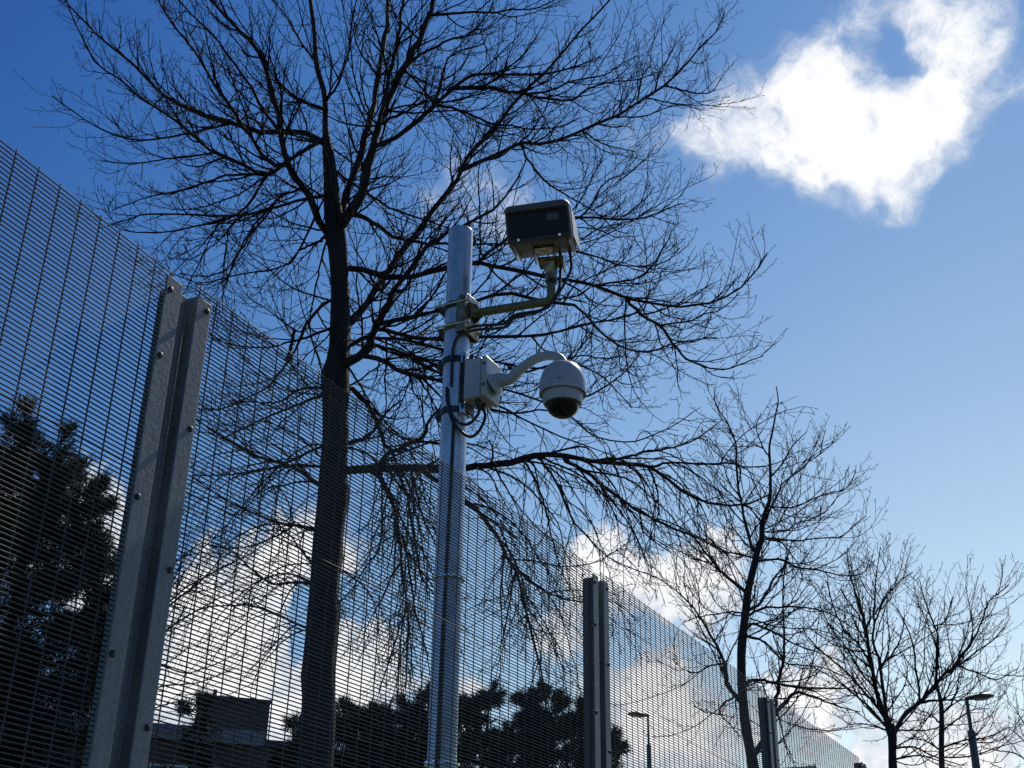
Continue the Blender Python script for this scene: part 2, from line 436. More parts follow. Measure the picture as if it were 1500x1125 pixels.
# ------------------------------------------------------------------ dome camera
zc = lambda py, Rr: zat(*(pax(4.0)[:2] + u[:2] * Rr), py)
DR = .565
dc0 = pax(4.0) + u * DR
z_rim, z_top, z_bot = zc(577, DR), zc(533, DR), zc(612, DR)
dome = empty('dome_camera', tuple(pax(4.05) + u * .09), 'white dome security camera hanging from a curved arm on a wall box', 'security camera')
C = np.array([dc0[0], dc0[1], z_rim])
hh = z_top - z_rim
prof_h = [(.090, .006), (.1035, .004), (.1045, -.006), (.108, -.006), (.1085, .008), (.1065, .03)] + [(.1065 * math.cos(t) ** .62 + .0, .03 + (hh - .03) * math.sin(t)) for t in np.linspace(.12, 1.38, 12)] + [(.022, hh)]
MB().lathe(C, prof_h, Z, 64).build('hood', M_white, dome, 45)
MB().lathe(C, [(.080, .006), (.0925, .004), (.0935, -.012), (.0915, -.042), (.086, -.054), (.076, -.056)], Z, 64).build('lower_ring', M_white, dome, 40)
rg = .0785; drop = (z_rim - z_bot) - .048
MB().lathe(C + Z * -.048, [(rg * math.cos(t), -drop * math.sin(t)) for t in np.linspace(0, 1.52, 18)], Z, 56).build('dome_window', M_glass, dome, 60)
MB().lathe(C + Z * -.0535, [(.0755, 0), (.0815, 0), (.0815, -.006), (.078, -.010)], Z, 56).build('seal_ring', M_band, dome, 40)
# small illegible maker's mark printed on the hood
for k in range(5):
    a = math.atan2(-1, -.16) - .10 + k * .035
    rr = .1085; q = C + np.array([math.cos(a) * rr, math.sin(a) * rr, .030]); nv = np.array([math.cos(a), math.sin(a), 0]); tv = np.cross(Z, nv)
    MB().box(q, (.0030, .0012, .0045), tv, nv, Z).build('printed_mark', M_mark, dome, 0)
# swan-neck arm
z0 = z_top
zarm = zc(523, .38)
key = [(DR, z0 - .006), (DR - .006, z0 + .018), (DR - .035, z0 + .046), (DR - .085, z0 + .060), (DR - .15, z0 + .052), (DR - .215, z0 + .018), (DR - .27, z0 - .022), (DR - .325, zc(557, DR - .325)), (DR - .36, zc(563, DR - .36))]
def spline(pts, n):
    P = np.asarray(pts, float); k = len(P); P = np.vstack([2 * P[0] - P[1], P, 2 * P[-1] - P[-2]])
    t = np.linspace(0, k - 1 - 1e-9, n); i = t.astype(int); f = (t - i)[:, None]
    a, b, c, e = P[i], P[i + 1], P[i + 2], P[i + 3]
    return .5 * (2 * b + (c - a) * f + (2 * a - 5 * b + 4 * c - e) * f * f + (3 * b - a - 3 * c + e) * f ** 3)
kp = spline(key, 40)
ap = [np.array([*(pax(4.0)[:2] + u[:2] * r), z]) for r, z in kp]
ar = np.interp(np.linspace(0, 1, 40), [0, .1, .55, .75, .9, 1], [.030, .0225, .0225, .026, .040, .066])
MB().tube(ap, ar, 32).build('arm', M_white, dome, 60)
# junction box
BU0, BU1 = .085, .205
zb0, zb1 = zc(591, .14), zc(533, .14)
bc = lambda r, e, z: np.array([*(pax(4.0) + u * r + d * e)[:2], z])
zm = (zb0 + zb1) / 2; bh = zb1 - zb0
box = MB().box(bc((BU0 + BU1 - .032) / 2, 0, zm), (BU1 - BU0 - .032, .146, bh), u, d, Z).build('junction_box', M_white, dome, 30, .006)
MB().box(bc(BU1 - .0145, 0, zm), (.027, .150, bh + .004), u, d, Z).build('box_lid', M_white, dome, 30, .007)
for ze in (.30, -.22):
    MB().lathe(bc(BU1 - .012, -.076, zm + bh * ze), [(.007, 0), (.007, .004), (.004, .005)], -d, 12).build('lid_screw', M_bolt, box)
for k, ee in enumerate((-.035, .015)):
    MB().lathe(bc((BU0 + BU1) / 2, ee, zb0), [(.014, 0), (.014, -.018), (.009, -.030)], Z, 14).build('cable_gland', M_band, box)
MB().box(bc(.072, 0, zm), (.010, .12, bh + .07), u, d, Z).build('back_plate', M_band, dome, 30, .002)
MB().box(bc(.10, 0, zb1 + .012), (.035, .085, .020), u, d, Z).build('top_seal', M_blue, box, 30, .004)
for zz_ in (zb1 + .028, zb0 - .03):
    band(zz_, M_band, dome, .068, .030)
    MB().box(pax(zz_) - d * .0 - u * .072 , (.035, .05, .05), u, d, Z).build('clamp_buckle', M_band, dome, 30, .006)
    MB().box(pax(zz_) + u * .068 - d * .045, (.03, .016, .055), u, d, Z).build('clamp_lug', M_steel, dome, 30, .003)
# loops of cable under the box
for dz, e0, r0, w_ in ((-.13, -.035, .145, .0075), (-.17, .015, .150, .0075)):
    key = [bc(r0, e0, zb0 - .025), bc(r0 + .008, e0, zb0 + dz * .45), bc(r0 - .02, e0 - .02, zb0 + dz * .9), bc(.09, e0 - .045, zb0 + dz), bc(.035, -.075, zb0 + dz * .6), bc(.005, -.078, zb0 - .0), bc(-.006, -.072, zb0 + .08)]
    MB().tube(spline(key, 34), w_, 10).build('cable', M_black, dome)

# ------------------------------------------------------------------ floodlight / detector housing on its arm
AR = .505
ua = np.array([math.cos(R(20)), -math.sin(R(20)), 0]); AR = .485
zca = lambda py: zat(*(pax(4.3)[:2] + ua[:2] * AR), py)
za = zca(441)
flood = empty('floodlight', tuple(pax(za) + u * .09), 'charcoal square floodlight with painted-on sunlit sides on an elbow arm', 'floodlight')
zpt = zca(386)
fix = pax(za)                                               # keep the arm level: use one axis point
mp = [fix + (np.array([*(ua * r)[:2], h])) for r, h in [(r, 0) for r in np.linspace(.075, AR - .03, 8)] + [(AR - .03 + .03 * math.sin(t), .03 - .03 * math.cos(t)) for t in np.linspace(.25, 1.57, 6)] + [(AR, h) for h in np.linspace(.04, zpt - za, 5)]]
MB().tube(mp, .0215, 24).build('support_arm', M_olive, flood, 60)
pc = fix + ua * AR
MB().lathe(np.array([pc[0], pc[1], za + .45 * (zpt - za)]), [(.0225, 0), (.026, .002), (.026, .012), (.0225, .014)], Z, 24).build('cable_tie', M_black, flood)
zs0 = za + .52 * (zpt - za)
MB().lathe(np.array([pc[0], pc[1], zs0]), [(.024, 0), (.029, .003), (.029, zpt - zs0 - .01), (.036, zpt - zs0)], Z, 24).build('spigot', M_zinc, flood)
ph_, th_, ro_ = R(11), R(15), R(-3)                          # turned, tipped down, not quite level
w0_ = np.array([math.cos(ph_), -math.sin(ph_), 0]); h = np.array([math.sin(ph_) * math.cos(th_), math.cos(ph_) * math.cos(th_), math.sin(th_)])
n0_ = np.cross(w0_, h); wv_ = w0_ * math.cos(ro_) - n0_ * math.sin(ro_); hz = n0_ * math.cos(ro_) + w0_ * math.sin(ro_)
O = at(790, 350, pc[1] - .175)
def hp(a, b, c): return O + wv_ * a + h * b + hz * c
W2, HH, HD = .155, .178, .31
def ring(b, hw, c0, c1, rb, rt_):
    pts = []
    for cx, cz, r, a0 in ((hw - rb, c0 + rb, rb, -90), (hw - rt_, c1 - rt_, rt_, 0), (-hw + rt_, c1 - rt_, rt_, 90), (-hw + rb, c0 + rb, rb, 180)):
        pts += [hp(cx + r * math.cos(R(a0 + q)), b, cz + r * math.sin(R(a0 + q))) for q in (0, 22, 45, 68, 90)]
    return pts
MB().loft([ring(-.006, W2 - .004, .0, HH - .003, .012, .030), ring(.006, W2 + .002, -.003, HH + .002, .012, .032), ring(.05, W2 + .002, -.003, HH + .002, .012, .032)]).build('front_frame', M_dark, flood, 40, .002)
MB().loft([ring(-.030, W2 - .014, HH * .80, HH - .006, .006, .020), ring(-.010, W2 + .000, HH * .78, HH + .002, .006, .024), ring(.03, W2 + .005, HH * .78, HH + .006, .006, .026)]).build('visor', M_visor, flood, 40, .003)
MB().loft([ring(-.0095, W2 - .012, .012, HH * .80, .012, .014), ring(-.0055, W2 - .012, .012, HH * .80, .012, .014)]).build('front_glass', M_front, flood, 40)
MB().loft([ring(-.0125, .030, .045, .083, .008, .008), ring(-.0085, .032, .043, .085, .008, .008)]).build('lens', M_glass, flood, 40).location = tuple(wv_ * .075 + hz * .035)
MB().loft([ring(.048, W2 - .004, .0, HH - .001, .014, .030), ring(.18, W2 - .006, .0, HH - .022, .014, .030), ring(HD - .03, W2 - .010, .002, HH - .055, .014, .030), ring(HD, W2 - .024, .016, HH - .080, .014, .024)]).build('rear_casing', M_dark, flood, 40, .002)  # dark colour holds the shade under the casing
for sx in (-1, 1):
    poly = [(.045, .010), (HD - .01, .004), (HD + .012, .030), (HD - .02, .075), (HD - .055, .080), (HD - .075, HH - .055), (.16, HH - .030), (.045, HH - .022)]
    MB().prism(O + wv_ * (sx * (W2 - .001) - (.007 if sx < 0 else 0)), poly, h, hz, wv_, .007).build('painted_sunlit_side', M_grey, flood, 30, .002)  # plates added to colour the casing's sides as if sunlit
    MB().box(hp(sx * (W2 - .020), .17, -.006), (.007, .25, .016), wv_, h, hz).build('bottom_rail', M_grey, flood, 0, .001)
    q1 = hp(sx * .048, .165, -.002); q0 = np.array([q1[0], q1[1], zpt + .012])
    MB().prism(q0 - wv_ * .003, [(-.045, 0), (.045, 0), (.045, .012), (.03, q1[2] - q0[2]), (-.03, q1[2] - q0[2]), (-.045, .012)], unit(np.array([h[0], h[1], 0])), Z, wv_, .006).build('bracket_plate', M_zinc, flood, 0, .001)
    MB().lathe(q0 * .45 + q1 * .55 + wv_ * sx * .005, [(.012, 0), (.012, .009), (.006, .011)], wv_ * sx, 6).build('bracket_bolt', M_steel, flood)
    MB().lathe(np.array([pc[0], pc[1], zpt + .012]) + wv_ * sx * .030, [(.009, 0), (.009, .008)], Z, 6).build('bracket_bolt', M_steel, flood)
MB().box(hp(.0, .165, -.005), (.11, .09, .006), wv_, h, hz).build('bracket_plate', M_zinc, flood, 0, .001)
MB().box(np.array([pc[0], pc[1], zpt + .006]), (.125, .10, .012), w0_, np.array([-w0_[1], w0_[0], 0]), Z).build('swivel_plate', M_zinc, flood, 30, .002)
MB().box(np.array([pc[0], pc[1], zpt - .012]) + w0_ * .062, (.006, .09, .05), w0_, np.array([-w0_[1], w0_[0], 0]), Z).build('swivel_tab', M_zinc, flood, 0, .001)
for k in range(2):
    MB().box(hp(-.10 + .2 * k, -.0065, .006), (.012, .004, .012), wv_, h, hz).build('frame_clip', M_steel, flood, 0, .001)
# cables from the housing round to the arm and back to the pole
for k, (sx, sag) in enumerate(((.062, .12), (.112, .13))):
    q0 = hp(sx, .25, .006)
    key = [q0, q0 + np.array([.006, .0, -.05]), q0 + np.array([.004, -.01, -sag]), pc + ua * .035 - h * .0 + Z * (.050 - k * .018), pc + ua * -.04 - Z * (.036 + .004 * k), fix + ua * (AR * .62) - Z * (.045 + k * .014), fix + ua * .25 - Z * (.085 + .02 * k), fix + u * .09 - Z * (.10 + .02 * k) - d * .03, fix + u * .03 - d * .076 - Z * .2, fix - d * .072 + u * .02 - Z * .42]
    MB().tube(spline(key, 60), .0072, 8).build('cable', M_black, flood)
# clamp on the pole
for k, zz_ in enumerate((za + .035, za - .085)):
    band(zz_, M_zinc if k else M_band, flood, .068, .030)
    MB().box(fix + np.array([0, 0, zz_ - za]) - u * .074, (.032, .06, .034), u, d, Z).build('clamp_jaw', M_band, flood, 30, .005)
    for sy in (-1, 1):
        MB().tube([fix + d * sy * .072 + u * r + Z * (zz_ - za) for r in (-.085, .10)], .006, 10).build('clamp_bolt', M_steel, flood)
        MB().lathe(fix + d * sy * .072 + u * .098 + Z * (zz_ - za), [(.0115, 0), (.0115, .010)], u, 6).build('clamp_nut', M_steel, flood)
V_plate = [(-.078, -.13), (.078, -.13), (.078, .055), (.05, .085), (-.05, .085), (-.078, .055)]
MB().prism(fix + u * .072, V_plate, d, Z, u, .009).build('clamp_plate', M_zinc, flood, 30, .002)
for sy in (-1, 1):
    MB().prism(fix + u * .030 + d * (sy * .068 - .003), [(0, -.13), (.045, -.13), (.045, .06), (.02, .075), (0, .06)], u, Z, d, .006).build('clamp_cheek', M_zinc, flood, 30, .002)
    MB().prism(fix + u * .081 + d * (sy * .03 - .003), [(0, -.05), (.05, -.012), (.05, .012), (0, .045)], u, Z, d, .006).build('gusset', M_zinc, flood, 30, .001)
MB().lathe(fix + u * .081, [(.030, 0), (.030, .016), (.024, .022)], u, 24).build('arm_socket', M_olive, flood)
# ------------------------------------------------------------------ bare trees
def resample(P, n):
    P = np.asarray(P, float); L = np.r_[0, np.cumsum(np.linalg.norm(np.diff(P, axis=0), axis=1))]
    t = np.linspace(0, L[-1], n); return np.stack([np.interp(t, L, P[:, k]) for k in range(P.shape[1])], 1)

def grow(par, prad, spacing, length, angle, n, r0, rmin, tropism, wobble, zig, start=.12, spread=.9, lenpow=.6, bud=1.0, seed=0, frac=True, rk=.62):
    """side shoots along parent paths par (N,P,3): returns paths, radii"""
    g = np.random.default_rng(seed)
    N, P, _ = par.shape
    seg = np.linalg.norm(np.diff(par, axis=1), axis=2); Lp = seg.sum(1)
    cnt = np.maximum(1, np.round(Lp * (1 - start) / spacing + g.uniform(-.5, .5, N))).astype(int)
    pi = np.repeat(np.arange(N), cnt); order = np.concatenate([np.arange(c) for c in cnt]); tot = cnt[pi]
    t = start + (1 - start) * (order + g.uniform(.15, .85, len(pi))) / tot
    f = t * (P - 1); i = np.minimum(f.astype(int), P - 2); fr = (f - i)[:, None]
    p0 = par[pi, i] * (1 - fr) + par[pi, i + 1] * fr
    T = par[pi, i + 1] - par[pi, i]; T /= np.linalg.norm(T, axis=1, keepdims=True) + 1e-9
    pr = prad[pi, i] * (1 - fr[:, 0]) + prad[pi, i + 1] * fr[:, 0]
    side = np.cross(T, np.array([0, 0, 1.0])); sn = np.linalg.norm(side, axis=1, keepdims=True)
    side = np.where(sn > .15, side / (sn + 1e-9), g.normal(size=T.shape)); side -= T * (side * T).sum(1, keepdims=True); side /= np.linalg.norm(side, axis=1, keepdims=True) + 1e-9
    other = np.cross(T, side)
    sg = np.where((order + pi) % 2 == 0, 1.0, -1.0)
    ro = g.normal(0, spread, len(pi))
    S = side * (sg * np.cos(ro))[:, None] + other * np.sin(ro)[:, None]
    an = g.normal(angle, .17, len(pi))
    D = T * np.cos(an)[:, None] + S * np.sin(an)[:, None]
    rem = (1 - t) * Lp[pi]
    ln = length * g.uniform(.45, 1.25, len(pi)) * (np.clip(rem / np.maximum(Lp[pi], 1e-6), .12, 1) ** lenpow if frac else 1)
    out = np.zeros((len(pi), n, 3)); out[:, 0] = p0
    zdir = np.cross(D, g.normal(size=D.shape)); zdir /= np.linalg.norm(zdir, axis=1, keepdims=True) + 1e-9
    trop = tropism(p0) if callable(tropism) else np.full(len(pi), tropism)
    for k in range(1, n):
        Dk = D + zdir * (zig * (1 if k % 2 else -1)) 
        Dk /= np.linalg.norm(Dk, axis=1, keepdims=True)
        out[:, k] = out[:, k - 1] + Dk * (ln / (n - 1))[:, None]
        D = D + g.normal(0, wobble, D.shape); D[:, 2] += trop
        D /= np.linalg.norm(D, axis=1, keepdims=True)
    rb = np.clip(pr * rk, rmin, r0)
    taper = np.linspace(1, 0, n)[None, :]
    rad = rmin + (rb[:, None] - rmin) * taper
    rad[:, -1] *= .45
    if bud > 1:
        rad[:, -2] *= bud
        out[:, -2] = out[:, -1] * .72 + out[:, -2] * .28
    return out, rad

def bare_tree(name, label, Y, limbs, trunk_pts, twig, seed, rscale=1.0, droop_below=None, depth=.55, trunk_bumps=(), density=1.0, lscale=1.0, group='bare trees beyond the fence', reach=1.0):
    g = random.Random(seed)
    tr = np.array([at(x, y, Y) for x, y, w in trunk_pts]); slant = np.linalg.norm(tr - CAM, axis=1)
    rw = np.array([w for _, _, w in trunk_pts]) * slant / F / 2
    foot = tr[0].copy(); foot[2] = 0.0
    zt = tr[0][2]
    path = np.vstack([[foot + np.array([0, 0, h])] for h in np.linspace(0, zt * .92, 5)] + [tr])
    rr = np.r_[np.interp(np.linspace(0, 1, 5), [0, .25, 1], [rw[0] * 1.55, rw[0] * 1.2, rw[0] * 1.02]), rw]
    sp = spline(np.c_[path, rr], 70)
    root = empty(name, tuple(foot), label, 'tree', group)
    mb = MB(); P = sp[:, :3]; rad = np.maximum(sp[:, 3], .004).copy()
    K = 18; vs = []
    T = np.gradient(P, axis=0); T /= np.linalg.norm(T, axis=1)[:, None]
    h = np.random.default_rng(seed); ph = h.uniform(0, 6.28, 6)
    for i in range(len(P)):
        x = unit(np.cross(np.array([0, 1.0, 0]), T[i])); y = np.cross(T[i], x); zz_ = P[i][2]
        for k in range(K):
            a = 2 * math.pi * k / K
            b = 1 + .05 * math.sin(3 * a + ph[0] + zz_ * 1.3) + .04 * math.sin(5 * a + ph[1] - zz_ * 2.7) + .03 * math.sin(zz_ * 9 + 2 * a + ph[2])
            for (bx, by, bs, ba) in trunk_bumps:
                q = at(bx, by, Y)
                b += bs * math.exp(-((zz_ - q[2]) / .09) ** 2) * max(0, math.cos(a - ba)) ** 2
            vs.append(P[i] + (x * math.cos(a) + y * math.sin(a)) * rad[i] * b)
    fs = [(i * K + k, i * K + (k + 1) % K, (i + 1) * K + (k + 1) % K, (i + 1) * K + k) for i in range(len(P) - 1) for k in range(K)] + [tuple((len(P) - 1) * K + k for k in range(K))]
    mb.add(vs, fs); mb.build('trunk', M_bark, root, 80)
    # skeleton of traced limbs
    known = [(x, y, Y) for x, y, w in trunk_pts]
    tx = resample(np.array([(x, y) for x, y, w in trunk_pts]), 60); known = [(x, y, Y) for x, y in tx]
    LP, LR = [], []
    for j, (w0, w1, pts) in enumerate(limbs):
        dq = np.array(pts, float); kk = np.array(known)
        b = np.argmin((kk[:, 0] - dq[0, 0]) ** 2 + (kk[:, 1] - dq[0, 1]) ** 2); Y0 = kk[b, 2]
        if 2.0 < math.hypot(kk[b, 0] - dq[0, 0], kk[b, 1] - dq[0, 1]) < 40: dq = np.vstack([kk[b, :2], dq])
        sm = spline(dq, 26)
        Lpx = np.linalg.norm(np.diff(sm, axis=0), axis=1).sum(); Lm = Lpx * Y / F
        dz = Lm * depth * g.choice((-1, 1)) * g.uniform(.35, 1.0)
        t = np.linspace(0, 1, 26); Yk = Y0 + dz * (t ** 1.15)
        Yk = np.clip(Yk, Y - 2.6 * Y / 9.5, Y + 3.2 * Y / 9.5)
        known += [(a_, b_, c_) for (a_, b_), c_ in zip(sm, Yk)]
        Q = np.array([at(a_, b_, c_) for (a_, b_), c_ in zip(sm, Yk)])
        sl_ = np.linalg.norm(Q - CAM, axis=1)
        rd = (w0 + (w1 - w0) * t ** .8) * sl_ / F / 2 * rscale
        hz = np.random.default_rng(seed * 31 + j)
        Q[1:-1] += hz.normal(0, 1, (24, 3)) * np.minimum(rd[1:-1], .02)[:, None] * .35
        rd = rd * (1 + .10 * hz.normal(0, 1, 26).clip(-1, 1.6)); rd[0] *= 1.25
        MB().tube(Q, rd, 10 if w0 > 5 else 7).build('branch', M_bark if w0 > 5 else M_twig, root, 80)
        LP.append(Q); LR.append(rd)
    LP, LR = np.array(LP), np.array(LR)
    zs = zat(tr[0][0], Y, droop_below) if droop_below else -9
    trop1 = lambda p: np.where(p[:, 2] < zs, -.11, .055)
    trop2 = lambda p: np.where(p[:, 2] < zs, -.05, .07)
    rm = twig
    A, Ar = grow(LP, LR, .27 * lscale / density, 1.35 * lscale * reach, .66, 18, .0105 * lscale, rm * 1.15, trop1, .085, .05, .06, .8, .6, 1.0, seed + 1)
    B, Br = grow(A, Ar, .165 * lscale / density, .50 * lscale * reach, .74, 11, .0055 * lscale, rm, trop2, .085, .085, .08, .8, .55, 1.35, seed + 2)
    Cc, Cr = grow(B, Br, .15 * lscale / density, .095 * lscale, .80, 4, .0035 * lscale, rm * .85, .03, .10, .12, .15, 1.0, .4, 1.9, seed + 3)
    B2, B2r = grow(LP, LR, .30 * lscale / density, .34 * lscale, .85, 8, .0055 * lscale, rm, trop2, .10, .09, .2, 1.2, .3, 1.35, seed + 4)
    for nm, (p_, r_), K in (('side_branches', (A, Ar), 5), ('twigs', (np.concatenate([B, ]), Br), 4), ('twigs', (B2, B2r), 4), ('spur_twigs', (Cc, Cr), 3)):
        V, Q = batch_tubes(p_, r_, K)
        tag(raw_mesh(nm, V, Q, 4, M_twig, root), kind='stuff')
    return root

